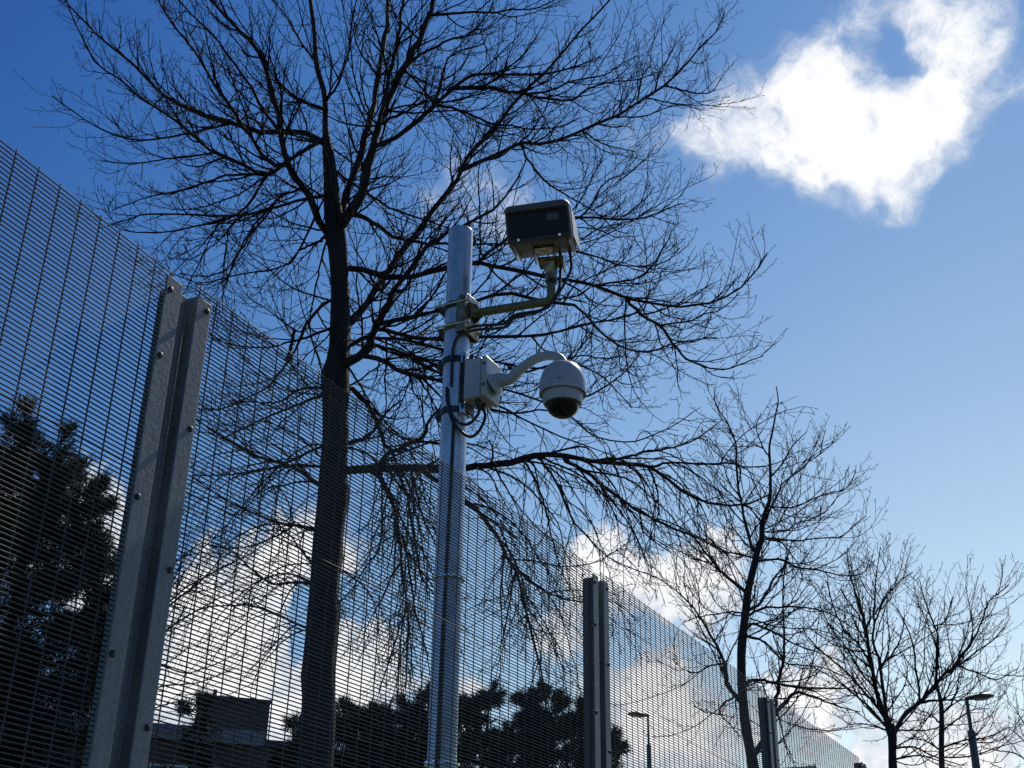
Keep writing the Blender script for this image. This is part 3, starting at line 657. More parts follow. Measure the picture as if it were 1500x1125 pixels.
T1_trunk = [(464, 1125, 45), (466, 1072, 45), (468, 988, 46), (473, 903, 44), (479, 819, 41), (487, 734, 43), (490, 650, 37), (491, 560, 38), (497, 500, 31), (498, 430, 27), (495, 370, 27), (489, 320, 27), (485, 270, 20), (481, 225, 17), (477, 190, 9), (476, 140, 8), (464, 95, 7), (460, 40, 6), (454, -5, 5.5), (448, -80, 4)]
T1 = [
 # upper crown
 (13, 5, [(500, 312), (516, 260), (532, 212), (546, 160), (554, 112), (564, 60), (570, 0), (576, -70)]),
 (17, 5, [(500, 330), (528, 288), (540, 236), (556, 180), (576, 132), (596, 92), (616, 52), (632, 12), (645, -60)]),
 (7, 3.5, [(556, 180), (572, 108), (584, 52), (592, 0), (600, -60)]),
 (14, 3, [(484, 352), (464, 312), (444, 276), (424, 240), (412, 200), (404, 152), (388, 100), (364, 56), (336, 28), (308, 0), (280, -40)]),
 (11, 2, [(478, 214), (456, 196), (420, 192), (380, 192), (340, 180), (284, 164), (240, 140), (192, 92), (148, 56), (116, 24), (96, 0)]),
 (7, 2, [(424, 240), (392, 236), (364, 196), (336, 156), (308, 112), (280, 68), (256, 40), (232, 0), (215, -40)]),
 (8, 1.5, [(474, 204), (432, 228), (392, 256), (352, 240), (316, 224), (284, 200), (252, 172), (212, 148), (176, 116), (140, 92), (112, 36), (100, 8)]),
 (6, 1.5, [(470, 288), (440, 294), (400, 304), (356, 316), (312, 316), (260, 314), (212, 314), (192, 320), (160, 330)]),
 (5, 1.5, [(392, 256), (370, 290), (340, 318), (284, 332), (240, 340), (196, 340), (168, 332)]),
 (4.5, 1.5, [(392, 256), (340, 256), (300, 268), (260, 280), (220, 288), (164, 308)]),
 (4, 1.5, [(340, 180), (300, 190), (250, 200), (200, 205), (150, 190), (110, 165), (76, 140)]),
 (4, 1.5, [(316, 224), (270, 230), (230, 235), (190, 240), (148, 236)]),
 (5, 3, [(470, 352), (452, 360), (436, 368)]),
 (6, 1.5, [(412, 200), (380, 150), (356, 110), (320, 60), (290, 30), (262, 0), (240, -30)]),
 (5, 1.5, [(476, 160), (450, 150), (430, 140), (400, 110), (380, 70), (350, 30), (330, -10)]),
 (5, 1.5, [(476, 150), (496, 120), (510, 80), (514, 40), (522, 0), (528, -40)]),
 (4.5, 1.5, [(464, 95), (440, 60), (424, 30), (400, 0)]),
 (4, 1.5, [(554, 112), (530, 80), (520, 50), (536, 10)]),
 (5, 1.5, [(440, 276), (410, 290), (380, 320), (360, 350), (340, 390), (326, 430)]),
 (4, 1.5, [(400, 304), (370, 340), (350, 370), (330, 395), (300, 405), (262, 400)]),
 (3.5, 1.5, [(356, 316), (338, 330), (333, 352), (328, 384), (326, 456)]),
 (3.5, 1.5, [(330, 317), (318, 330), (299, 370), (272, 426)]),
 (4, 1.5, [(464, 312), (446, 350), (430, 380), (400, 395), (360, 400), (320, 410), (290, 414), (250, 400)]),
 (3.5, 1.5, [(484, 340), (470, 380), (466, 406), (460, 432), (454, 464), (457, 500), (466, 520), (472, 540)]),
 # right half
 (9, 1.5, [(496, 314), (520, 314), (548, 328), (580, 348), (620, 356), (660, 358), (700, 358), (748, 356), (790, 350)]),
 (10, 1.8, [(500, 392), (540, 396), (580, 406), (620, 400), (652, 394), (693, 384), (720, 390), (752, 398), (786, 403), (810, 408), (850, 414), (880, 420), (916, 436), (950, 442), (976, 447), (1000, 449), (1026, 445), (1052, 440), (1078, 426), (1096, 410), (1110, 394), (1124, 370)]),
 (13, 2, [(512, 478), (527, 457), (539, 440), (552, 420), (564, 408), (584, 376), (620, 328), (640, 302), (668, 266), (676, 243), (693, 219), (710, 202), (724, 190), (760, 142), (798, 106), (832, 68), (860, 34), (890, 4), (905, -20)]),
 (5, 1.5, [(488, 248), (532, 280), (580, 308), (630, 324), (660, 336), (700, 350), (740, 372)]),
 (9, 1.5, [(552, 212), (590, 194), (626, 164), (660, 132), (684, 114), (710, 109), (750, 109), (798, 108), (822, 103), (850, 95), (880, 84)]),
 (7, 1.5, [(660, 131), (700, 130), (720, 128), (736, 134), (760, 136), (790, 142), (834, 148), (850, 138), (866, 128), (900, 120), (936, 116), (962, 106)]),
 (4, 1.5, [(770, 138), (800, 134), (826, 124), (840, 118), (884, 110), (906, 96), (934, 81)]),
 (5, 1.5, [(598, 92), (614, 82), (640, 68), (656, 58), (680, 54), (696, 44), (708, 28), (720, 10), (724, -10)]),
 (4.5, 1.5, [(628, 22), (656, 20), (688, 17), (724, 18), (746, 14), (776, 14), (796, 8), (812, 0)]),
 (5, 1.5, [(640, 148), (646, 120), (648, 108), (654, 90), (664, 80), (680, 72), (704, 66), (712, 58)]),
 (5, 1.5, [(636, 152), (660, 158), (680, 164), (704, 174), (726, 183), (752, 184), (772, 189), (800, 188), (830, 183), (848, 172)]),
 (4, 1.5, [(594, 105), (612, 122), (628, 142), (650, 170), (666, 192), (680, 214)]),
 (4, 1.5, [(572, 163), (600, 165), (630, 164), (656, 162), (696, 162), (716, 154), (740, 136)]),
 (6, 1.5, [(558, 181), (590, 166), (620, 148), (640, 138)]),
 (8, 1.5, [(674, 252), (704, 236), (730, 226), (755, 213), (766, 210), (800, 211), (820, 204), (846, 194), (880, 178), (900, 171), (920, 159), (946, 143), (974, 125), (1000, 100), (1020, 76), (1040, 56), (1052, 40), (1061, 18)]),
 (3, 1.3, [(856, 193), (880, 209), (912, 218), (930, 222)]),
 (3, 1.3, [(947, 143), (972, 149), (1000, 154), (1026, 161)]),
 (3, 1.3, [(900, 172), (944, 170), (970, 160), (998, 152)]),
 (3, 1.3, [(974, 125), (1000, 132), (1026, 137), (1044, 133), (1056, 114)]),
 (2.5, 1.3, [(934, 149), (938, 120), (946, 104), (954, 95)]),
 (2.5, 1.3, [(960, 132), (966, 104), (976, 90), (985, 73)]),
 (2.5, 1.3, [(908, 164), (910, 144), (920, 116)]),
 (6, 1.5, [(700, 386), (715, 370), (745, 349), (800, 330), (850, 318), (880, 319), (920, 321), (946, 318), (968, 310), (980, 305), (999, 298)]),
 (3.5, 1.3, [(850, 318), (866, 300), (880, 276), (894, 262), (912, 256), (924, 247)]),
 (3, 1.3, [(830, 322), (840, 308), (856, 284), (870, 254), (883, 234)]),
 (3, 1.3, [(908, 320), (928, 306), (948, 288), (959, 274)]),
 (4, 1.3, [(762, 212), (779, 243), (802, 268), (832, 287), (855, 300), (875, 313), (902, 337), (921, 342)]),
 (3, 1.3, [(810, 328), (850, 349), (870, 338), (884, 330)]),
 (4, 1.3, [(790, 348), (830, 362), (850, 370), (880, 378), (906, 388), (930, 390), (960, 388), (980, 380), (995, 363)]),
 (4, 1.3, [(874, 418), (900, 413), (928, 409), (948, 398), (960, 384), (968, 368), (980, 350), (985, 336)]),
 (3, 1.3, [(852, 413), (880, 400), (904, 388), (920, 372), (925, 358)]),
 (6, 1.5, [(916, 437), (934, 456), (946, 466), (968, 476), (980, 496), (996, 516), (1010, 528), (1036, 538), (1056, 541), (1080, 536), (1100, 528), (1118, 521)]),
 (3.5, 1.3, [(968, 476), (990, 473), (1012, 470), (1032, 460), (1050, 456), (1070, 442), (1084, 428)]),
 (16, 1.8, [(504, 532), (530, 517), (541, 503), (547, 484), (557, 467), (567, 444), (577, 427), (600, 395), (625, 362), (655, 340), (690, 325), (730, 300), (758, 262), (772, 232)]),
 (8, 1.5, [(548, 480), (562, 482), (597, 492), (623, 497), (651, 497), (696, 493), (740, 492), (780, 491), (820, 486), (864, 474), (900, 468), (932, 459), (946, 450), (950, 428), (964, 418), (970, 392)]),
 (7, 1.5, [(550, 477), (565, 473), (607, 464), (650, 451), (700, 440), (745, 430), (790, 440), (840, 446), (862, 468), (876, 482), (900, 502), (926, 513), (944, 516), (968, 510), (996, 501), (1032, 496), (1050, 494)]),
 (10, 1.5, [(532, 520), (550, 525), (570, 533), (590, 544), (610, 549), (630, 555), (649, 560), (690, 580), (735, 597), (764, 612), (800, 630), (850, 650), (900, 668)]),
 (7, 1.5, [(508, 507), (527, 496), (539, 495), (562, 496), (583, 495), (605, 500), (623, 505), (647, 513), (690, 522), (740, 533), (790, 540), (840, 533), (860, 540), (880, 550), (894, 562), (916, 586), (926, 598)]),
 (6, 1.5, [(545, 504), (570, 511), (589, 517), (610, 523), (630, 531), (649, 545), (690, 560), (740, 570), (800, 590), (856, 582), (880, 570), (900, 558), (916, 544), (930, 528), (938, 518)]),
 (5, 1.5, [(589, 517), (603, 525), (623, 537), (647, 547), (690, 572), (720, 600), (760, 606), (800, 600), (842, 614), (860, 633), (890, 644), (926, 648), (950, 639), (986, 624), (1016, 603)]),
 (4, 1.3, [(740, 533), (770, 545), (844, 522), (880, 525), (908, 523)]),
 (4, 1.3, [(820, 540), (840, 524), (852, 504), (862, 480)]),
 (4, 1.5, [(566, 500), (566, 530), (564, 560), (566, 590), (562, 612)]),
 (3, 1.3, [(555, 530), (551, 553), (543, 570)]),
 (5, 1.5, [(606, 549), (617, 560), (630, 580), (640, 605), (644, 640)]),
 # low limb to the right and what hangs from it
 (15, 2, [(500, 688), (567, 687), (640, 687), (681, 684), (704, 681), (727, 681), (753, 676), (776, 669), (800, 665), (836, 671), (887, 677), (929, 680), (956, 684), (989, 711), (1010, 726), (1040, 737), (1082, 741), (1110, 732), (1130, 723)]),
 (7, 1.5, [(830, 675), (872, 702), (908, 729), (950, 756), (995, 777), (1019, 786), (1061, 807), (1100, 816)]),
 (6, 1.5, [(887, 676), (920, 669), (941, 663), (980, 656), (1007, 650), (1034, 633), (1058, 615)]),
 (4.5, 1.5, [(956, 684), (983, 677), (1034, 680), (1070, 678), (1094, 684), (1130, 681), (1160, 668)]),
 (5, 1.5, [(788, 669), (806, 693), (821, 720), (839, 762), (860, 786), (887, 813), (926, 833), (962, 846)]),
 (4, 1.5, [(767, 674), (782, 699), (797, 738), (806, 780), (815, 810), (824, 840), (842, 873)]),
 (3.5, 1.3, [(725, 683), (743, 717), (764, 747), (785, 771), (812, 795)]),
 (10, 2.5, [(620, 690), (650, 708), (680, 732), (710, 762), (731, 792), (746, 822), (758, 840), (767, 885), (776, 915), (790, 970), (800, 1020)]),
 (4, 1.5, [(752, 832), (794, 864), (824, 876), (854, 882), (890, 890)]),
 (3, 1.3, [(746, 820), (785, 822), (824, 830), (872, 824), (902, 807), (929, 789)]),
 (3, 1.3, [(765, 880), (790, 915), (812, 950), (830, 990)]),
 (3.5, 1.3, [(881, 711), (893, 738), (908, 765), (926, 774)]),
 (3.5, 1.3, [(938, 752), (944, 780), (965, 798), (989, 813)]),
 (9, 2, [(548, 690), (566, 716), (580, 755), (587, 805), (591, 848), (598, 897), (596, 958), (594, 1011)]),
 (7, 1.8, [(580, 688), (594, 720), (603, 762), (612, 819), (619, 848), (632, 865), (650, 890)]),
 (5, 1.5, [(602, 690), (619, 759), (635, 791), (650, 830)]),
 (5, 1.5, [(588, 785), (593, 800), (602, 851), (609, 897), (623, 947), (630, 990)]),
 (4, 1.5, [(559, 695), (559, 740), (557, 798), (534, 833), (516, 862), (495, 887)]),
 (4, 1.5, [(597, 890), (587, 912), (577, 947), (566, 979), (555, 1011)]),
 (3, 1.3, [(502, 837), (538, 865), (552, 901), (556, 940)]),
 (9, 2, [(503, 653), (537, 640), (553, 623), (570, 600), (590, 585)]),
 (11, 2.5, [(505, 567), (524, 578), (543, 601), (554, 622), (563, 649), (577, 670), (596, 705), (612, 740)]),
 (9, 2, [(548, 688), (567, 667), (593, 653), (620, 640), (630, 613), (643, 600), (660, 560)]),
 # left side, lower
 (9, 1.5, [(470, 710), (417, 680), (380, 670), (347, 653), (300, 623), (280, 605)]),
 (6, 1.5, [(476, 685), (433, 682), (387, 688), (340, 695), (277, 697)]),
 (6, 1.5, [(476, 653), (443, 667), (413, 680), (380, 690), (340, 700)]),
 (7, 1.5, [(466, 777), (433, 770), (400, 763), (367, 750), (327, 730), (283, 700)]),
 (5, 1.5, [(465, 827), (443, 810), (427, 787), (413, 773)]),
 (6, 1.5, [(462, 857), (433, 852), (400, 855), (367, 833), (340, 807), (310, 800)]),
 (4, 1.5, [(430, 770), (400, 787), (367, 800), (333, 803), (300, 796)]),
 (5, 1.5, [(458, 923), (413, 903), (380, 890), (340, 887), (300, 890), (270, 905)]),
 (6, 2, [(490, 441), (470, 448), (456, 466), (444, 482), (434, 510), (422, 530), (408, 548), (392, 566), (360, 584), (326, 598), (290, 600)]),
 (5, 4.5, [(422, 528), (425, 512), (429, 496), (432, 482)]),
 (5, 1.5, [(490, 478), (456, 492), (426, 500), (400, 508), (372, 509), (336, 504), (310, 495)]),
 (5, 1.5, [(476, 568), (440, 570), (416, 586), (390, 590), (356, 588), (320, 594)]),
 (6, 1.5, [(474, 578), (440, 592), (416, 600), (390, 612), (360, 625), (330, 640)]),
]
bare_tree('bare_tree', 'large bare branching tree with thick dark trunk standing behind the camera pole', 9.5, T1, T1_trunk, .0019, 5, density=1.6,
          droop_below=640, trunk_bumps=((487, 734, .30, 0.2), (487, 640, .15, 0), (491, 552, .28, 3.1), (474, 900, .18, .1), (468, 985, .2, 3.0), (480, 815, .15, 0)))

T2_trunk = [(1104, 1125, 15), (1093, 1068, 13.5), (1089, 1028, 13), (1087, 1002, 12.5), (1086, 961, 12.5), (1088, 929, 12), (1093, 887, 11), (1096.5, 861, 10.5), (1105, 827, 9.5), (1110, 806, 8.5), (1116, 792, 7), (1116, 769, 6.5), (1122, 748, 6), (1128, 728, 5), (1128.5, 688, 4), (1127, 656, 3.2), (1131, 635, 2.8), (1137, 603, 2.2), (1140, 588, 1.8), (1137, 566, 1.4)]
T2 = [
 (6, 1.2, [(1107, 808), (1101, 800), (1092, 769), (1087, 743), (1081.6, 713.6), (1078, 675), (1078, 652), (1071, 630), (1060, 611), (1047.5, 590), (1046, 566)]),
 (4, 1.2, [(1118, 775), (1128.5, 745), (1143, 718), (1146, 709), (1173, 688), (1186, 675), (1201, 664), (1206, 640)]),
 (3, 1.2, [(1126, 742), (1158, 743), (1182, 735), (1207, 724), (1233, 718), (1246, 707), (1254, 688)]),
 (3.5, 1.2, [(1118, 786), (1141, 790), (1173, 791.5), (1203, 788), (1233, 786), (1252, 769), (1269, 756)]),
 (3, 1.2, [(1120, 780), (1152, 777), (1165, 767), (1195, 758), (1216, 743), (1229, 722)]),
 (4, 1.2, [(1116, 790), (1141, 793), (1156, 808), (1171, 831), (1176, 852)]),
 (4.5, 1.2, [(1108, 822), (1141, 820), (1169, 831), (1201, 835), (1227, 842), (1259, 842), (1276, 827)]),
 (6, 1.4, [(1096, 893), (1111, 887), (1122, 870), (1135, 846), (1146, 833), (1154, 814), (1160, 790)]),
 (4.5, 1.2, [(1096, 902), (1118, 891), (1152, 889), (1184, 891), (1216, 899), (1248, 919)]),
 (6, 1.2, [(1093, 918), (1105, 914), (1122, 921), (1143, 931), (1169, 946), (1205, 957), (1237, 972)]),
 (5, 1.2, [(1092, 933), (1113, 937), (1128, 948), (1146, 968), (1167, 974), (1205, 978), (1235, 990)]),
 (6.5, 1.4, [(1092, 1001), (1109, 996), (1131, 1000), (1163, 1006), (1195, 1008), (1237, 1008), (1265, 1000)]),
 (6, 1.2, [(1094, 868), (1071, 850), (1054, 835), (1041, 818), (1028, 803), (1015, 786), (1000, 770)]),
 (8, 1.3, [(1089, 1030), (1079, 1020), (1065, 1004), (1065, 991), (1061, 971), (1053, 951), (1040, 929), (1024, 903), (1007, 880), (985, 861), (960, 844)]),
 (2.5, 1.2, [(1024, 902), (1024, 880), (1023, 862), (1018, 840)]),
 (4, 1.2, [(1090, 901), (1073, 896), (1052, 899), (1024, 904), (1000, 912)]),
 (4, 1.2, [(1107, 818), (1085, 812), (1062, 807), (1040, 790), (1020, 765)]),
 (3, 1.2, [(1091, 890), (1082, 860), (1070, 830), (1064, 800), (1060, 770)]),
 (9, 1.5, [(1102, 1112), (1120, 1080), (1134, 1050), (1136, 1028), (1140, 1013), (1140, 999), (1144, 983), (1148, 967), (1149, 934), (1147, 891), (1148, 844), (1154, 815)]),
 (7, 1.5, [(1135, 1046), (1147, 1032), (1159, 1019), (1171, 1014), (1187, 1019), (1201, 1024), (1217, 1031), (1233, 1036), (1260, 1043)]),
 (3, 1.2, [(1138, 1042), (1144, 1062), (1150, 1090), (1158, 1115)]),
 (3, 1.2, [(1060, 972), (1040, 975), (1020, 985), (1000, 980), (985, 965)]),
 (4, 1.2, [(1078, 1020), (1060, 1030), (1055, 1045), (1070, 1062), (1085, 1080)]),
 (3, 1.2, [(1113, 762), (1098, 745), (1085, 735), (1060, 715), (1040, 690)]),
 (3, 1.2, [(1128, 700), (1145, 680), (1160, 655), (1182, 632)]),
 (2.5, 1.2, [(1128, 672), (1115, 650), (1108, 625), (1115, 605)]),
]
bare_tree('bare_tree', 'slender bare tree between the second and third fence posts', 22.0, T2, T2_trunk, .0036, 23, lscale=1.6, density=1.5, depth=.5)

T3_trunk = [(1308, 1125, 11), (1307, 1099, 10.5), (1307, 1078, 11.5), (1304, 1060, 9)]
T3 = [
 (8, 1.3, [(1305, 1076), (1293, 1041), (1284, 1013), (1278, 981), (1272, 945), (1267, 912), (1261, 891), (1250, 861), (1244, 840), (1241, 812)]),
 (6, 1.2, [(1304, 1070), (1296, 1030), (1289, 972), (1280, 946), (1280, 916), (1281, 876), (1284, 840), (1290, 801)]),
 (3, 1.2, [(1280, 917), (1291, 887), (1299, 872), (1319, 850), (1338, 838)]),
 (8, 1.3, [(1309, 1076), (1325, 1047), (1348, 1028), (1368, 1007), (1383, 988), (1393, 982), (1425, 959), (1453, 938), (1474, 916)]),
 (4, 1.2, [(1390, 985), (1406, 963), (1425, 938), (1438, 912), (1447, 884), (1459, 872), (1478, 857)]),
 (4.5, 1.2, [(1347, 1029), (1346, 1007), (1342, 985), (1338, 946), (1327, 916), (1312, 889)]),
 (4.5, 1.2, [(1370, 1004), (1374, 961), (1373, 929), (1366, 910), (1353, 874), (1348, 852)]),
 (2.5, 1.2, [(1368, 918), (1385, 908), (1395, 874)]),
 (6, 1.2, [(1300, 1067), (1276, 1039), (1255, 1020), (1212, 988), (1180, 973)]),
 (5, 1.2, [(1296, 1050), (1270, 1018), (1240, 985), (1205, 955), (1180, 930)]),
 (4, 1.2, [(1287, 1015), (1262, 985), (1240, 950), (1215, 915), (1200, 885)]),
 (4, 1.2, [(1276, 972), (1258, 945), (1235, 920), (1218, 880), (1212, 850)]),
 (4, 1.2, [(1311, 1096), (1338, 1094), (1361, 1105), (1385, 1114), (1415, 1122)]),
 (4, 1.2, [(1311, 1113), (1329, 1108), (1351, 1107), (1372, 1113), (1400, 1124)]),
 (3.5, 1.2, [(1312, 1070), (1338, 1070), (1361, 1069), (1390, 1060)]),
 (4, 1.2, [(1348, 1029), (1372, 1026), (1393, 1025), (1414, 1025), (1450, 1010)]),
 (3.5, 1.2, [(1290, 975), (1310, 955), (1322, 925), (1325, 900)]),
 (3, 1.2, [(1400, 975), (1430, 985), (1460, 995), (1490, 980)]),
 (3, 1.2, [(1304, 1072), (1285, 1065), (1262, 1060), (1240, 1062)]),
 (3, 1.2, [(1272, 945), (1262, 910), (1246, 885), (1230, 862)]),
]
bare_tree('bare_tree', 'bushy bare tree with many upright limbs left of the right-hand street lamp', 27.0, T3, T3_trunk, .0040, 41, lscale=1.9, density=1.5, depth=.5)

T4_trunk = [(1380, 1125, 7.5), (1379.5, 1088, 7), (1379.5, 1052, 6.5), (1378, 1028, 5.5), (1374, 1009, 4), (1371, 980, 2.5), (1372, 940, 1.5)]
T4 = [
 (3.5, 1.1, [(1380, 1046), (1393, 1032), (1402, 1010), (1406, 985)]), (3, 1.1, [(1380, 1070), (1400, 1055), (1425, 1040), (1450, 1038)]),
 (3, 1.1, [(1378, 1060), (1360, 1045), (1345, 1040)]), (3, 1.1, [(1380, 1095), (1410, 1085), (1445, 1080), (1480, 1065)]), (3, 1.1, [(1379, 1100), (1355, 1085), (1330, 1082)]),
 (2.5, 1.1, [(1378, 1030), (1390, 1005), (1395, 975)]), (2.5, 1.1, [(1380, 1110), (1420, 1108), (1460, 1095), (1500, 1085)]), (2.5, 1.1, [(1376, 1015), (1360, 995), (1356, 970)]),
]
bare_tree('bare_tree', 'thin straight bare tree just left of the right-hand street lamp column', 33.0, T4, T4_trunk, .0042, 67, lscale=2.1, density=1.3, depth=.5)

T5_trunk = [(130, 1125, 15), (138, 1060, 14), (150, 990, 11), (160, 930, 8), (168, 880, 5), (176, 820, 3)]
T5 = [
 (5, 1.2, [(155, 960), (190, 925), (230, 900), (270, 870), (310, 840), (360, 815), (400, 790)]), (4, 1.2, [(150, 985), (200, 960), (240, 925), (280, 900), (330, 872), (370, 862)]),
 (4, 1.2, [(146, 1005), (190, 985), (230, 975), (270, 985), (310, 975), (350, 955)]), (4, 1.2, [(165, 900), (200, 860), (235, 840), (270, 815), (310, 810), (350, 815)]),
 (4, 1.2, [(142, 1030), (190, 1020), (240, 1005), (290, 1000), (340, 980)]), (3, 1.2, [(170, 870), (200, 820), (240, 790), (280, 780)]), (4, 1.2, [(148, 995), (210, 930), (250, 880), (290, 850), (330, 838)]),
 (3, 1.2, [(140, 1050), (200, 1045), (250, 1030), (290, 1025)]), (3, 1.2, [(160, 930), (215, 895), (260, 850), (300, 800), (330, 780)]),
]
bare_tree('bare_tree', 'fine bare tree behind the nearest fence post, fanning out above the brick building', 16.0, T5, T5_trunk, .0026, 83, lscale=1.3, density=1.2, depth=.4)

T6_trunk = [(1520, 1160, 6), (1516, 1120, 5), (1510, 1085, 3), (1505, 1050, 1.6)]
T6 = [(2.5, 1, [(1517, 1125), (1490, 1105), (1465, 1100), (1440, 1095)]), (2.5, 1, [(1514, 1105), (1495, 1080), (1475, 1065)]), (2.5, 1, [(1518, 1140), (1480, 1130), (1450, 1118)]), (2.5, 1, [(1511, 1090), (1500, 1060), (1485, 1035)]), (2, 1, [(1513, 1100), (1530, 1070), (1540, 1040)])]
bare_tree('bare_tree', 'faint distant bare tree cut off by the right edge of the view', 45.0, T6, T6_trunk, .0055, 97, lscale=2.6, density=1.0, depth=.5)
# ------------------------------------------------------------------ evergreens
def pine(name, label, Y, base_x, lumps, dens, needle, nw, seed, trunk_w, cat='tree', group='evergreens beyond the fence'):
    g = np.random.default_rng(seed)
    foot = at(base_x, 1125, Y); foot[2] = 0
    root = empty(name, tuple(foot), label, cat, group)
    tops = sorted(lumps, key=lambda q: q[1])
    tip = at(tops[0][0], tops[0][1], Y)
    key = [foot + (tip - foot) * t + np.array([math.sin(t * 5 + seed) * .12 * Y / 20, math.cos(t * 4 + seed) * .1, 0]) * (0 < t < 1) for t in np.linspace(0, 1, 6)]
    tp = spline(key, 24); MB().tube(tp, np.linspace(trunk_w, .02, 24), 10).build('trunk', M_pbark, root, 80)
    cen, dirs = [], []
    for j, (cx, cy, rx, ry) in enumerate(lumps):
        c = at(cx, cy, Y) + np.array([0, g.uniform(-.4, .4) * Y / 20, 0]); sl_ = np.linalg.norm(c - CAM)
        ax, az = rx * sl_ / F, ry * sl_ / F
        k = int(np.argmin(np.abs(tp[:, 2] - (c[2] - az * .6)))); a = tp[k]
        bp = spline([a, a * .5 + c * .5 + np.array([0, 0, -.08]), c], 10)
        MB().tube(bp, np.linspace(max(.02, trunk_w * .3), .012, 10), 6).build('branch', M_pbark, root, 80)
        n = max(14, int(dens * (ax * az) ** .8 * 420))
        dd_ = g.normal(size=(n, 3)); dd_ /= np.linalg.norm(dd_, axis=1)[:, None]
        rr = g.uniform(.30, 1.0, n) ** .6
        # knobbly outline: lobes of different reach
        lob = .86 + .30 * np.sin(dd_[:, 0] * 7 + seed + j) * np.sin(dd_[:, 2] * 6 + j * 2) + .10 * np.sin(dd_[:, 1] * 11)
        nc = max(5, n // 16); ci = g.integers(0, nc, n)                  # tufts gather on the ends of boughs
        dd_ = dd_[ci]; rr = rr[ci]; lob = lob[ci]
        q = c + dd_ * (rr * lob)[:, None] * np.array([ax, ax, az]) + g.normal(0, 1, (n, 3)) * np.array([.20 * ax, .20 * ax, .13 * az])
        cen.append(q); o_ = dd_ + np.array([0, 0, .55]) + g.normal(0, .35, dd_.shape); dirs.append(o_ / np.linalg.norm(o_, axis=1)[:, None])
    cen = np.concatenate(cen); dirs = np.concatenate(dirs); N = len(cen); K = 30
    # each tuft: needles on a short shoot
    s_ = g.uniform(0, 1, (N, K)); b0 = cen[:, None] + dirs[:, None] * (s_[..., None] * needle * 1.1)
    nd = dirs[:, None] * .75 + g.normal(0, .62, (N, K, 3)); nd /= np.linalg.norm(nd, axis=2, keepdims=True)
    ln = needle * g.uniform(.6, 1.15, (N, K, 1)); wd = np.cross(nd, g.normal(size=nd.shape)); wd /= np.linalg.norm(wd, axis=2, keepdims=True); wd *= nw
    V = np.stack([b0 - wd, b0 + wd, b0 + nd * ln + wd * .3, b0 + nd * ln - wd * .3], axis=2).reshape(-1, 3)
    tag(raw_mesh('needles', V, np.arange(len(V)).reshape(-1, 4), 4, M_needle, root, False), kind='stuff')
    sh = np.stack([cen - dirs * needle * .6, cen + dirs * needle * .4, cen + dirs * needle * 1.2], axis=1)
    Vt, Qt = batch_tubes(sh, np.tile([.008, .006, .003], (N, 1)) * Y / 18, 3)
    tag(raw_mesh('shoots', Vt, Qt, 4, M_pbark, root), kind='stuff')
    return root

pine('pine_tree', 'tall dark pine filling the left edge behind the fence', 18.0, 20,
     [(45, 634, 20, 24), (90, 662, 15, 16), (4, 660, 26, 26), (22, 678, 36, 34), (114, 692, 13, 13), (140, 718, 13, 14), (150, 752, 14, 12), (128, 772, 30, 28), (-25, 700, 44, 46), (55, 700, 42, 36), (112, 716, 24, 24), (132, 738, 16, 20), (95, 750, 42, 34), (20, 745, 60, 50), (138, 790, 26, 26), (70, 800, 60, 44), (150, 838, 26, 22),
      (20, 830, 80, 60), (110, 850, 48, 40), (-50, 760, 70, 90), (150, 890, 24, 20), (60, 900, 80, 50), (120, 930, 44, 40), (-10, 950, 90, 70), (70, 985, 76, 56), (128, 1000, 40, 44), (40, 1060, 90, 60), (115, 1075, 46, 46), (-40, 1080, 90, 90), (60, 1130, 100, 60), (-90, 900, 80, 120)],
     1.0, .19, .0062, 3, .20)
pine('pine_tree', 'small loose evergreen top beside the brick roof block', 36.0, 290, [(290, 1044, 15, 20), (276, 1060, 11, 12), (303, 1066, 10, 14), (290, 1090, 20, 24)], .55, .26, .010, 8, .09)
pine('pine_tree', 'small evergreen sprig poking out left of the big trunk', 30.0, 452, [(428, 1060, 9, 7), (440, 1068, 10, 8), (436, 1092, 18, 14), (452, 1112, 30, 24), (418, 1112, 16, 12)], .9, .22, .009, 9, .09)
pine('pine_tree', 'low dark evergreen mass between the big trunk and the camera pole', 28.0, 540,
     [(505, 1054, 24, 14), (540, 1052, 20, 14), (530, 1074, 44, 24), (480, 1080, 34, 26), (572, 1072, 30, 20), (562, 1100, 50, 30), (500, 1108, 56, 30), (610, 1062, 20, 26), (600, 1034, 12, 16), (630, 1032, 18, 26), (622, 1086, 34, 36), (560, 1130, 80, 34)], .95, .21, 0.0085, 12, .16)
pine('pine_tree', 'dark pine with one rising bough right of the camera pole', 30.0, 670,
     [(664, 1046, 18, 18), (690, 1034, 18, 12), (712, 1022, 13, 13), (718, 1012, 8, 8), (700, 1048, 22, 14), (680, 1066, 34, 18), (654, 1090, 36, 26), (700, 1094, 40, 22), (738, 1100, 28, 20), (735, 1074, 10, 8), (690, 1125, 60, 24)], .95, .21, 0.0085, 15, .16)
pine('pine_tree', 'rounded dark evergreen left of the second fence post', 32.0, 800,
     [(774, 1034, 16, 13), (800, 1028, 14, 10), (812, 1042, 13, 14), (784, 1056, 26, 18), (765, 1070, 14, 14), (820, 1064, 30, 20), (850, 1052, 18, 12), (862, 1046, 10, 8), (790, 1088, 40, 24), (845, 1088, 36, 28), (810, 1122, 66, 28), (868, 1110, 24, 30)], 1.0, .22, .009, 19, .16)
pine('pine_tree', 'dark evergreen tip just right of the second fence post', 34.0, 893, [(897, 1088, 8, 10), (892, 1104, 13, 13), (890, 1122, 16, 16), (900, 1116, 10, 12)], 1.0, .22, .009, 22, .10)

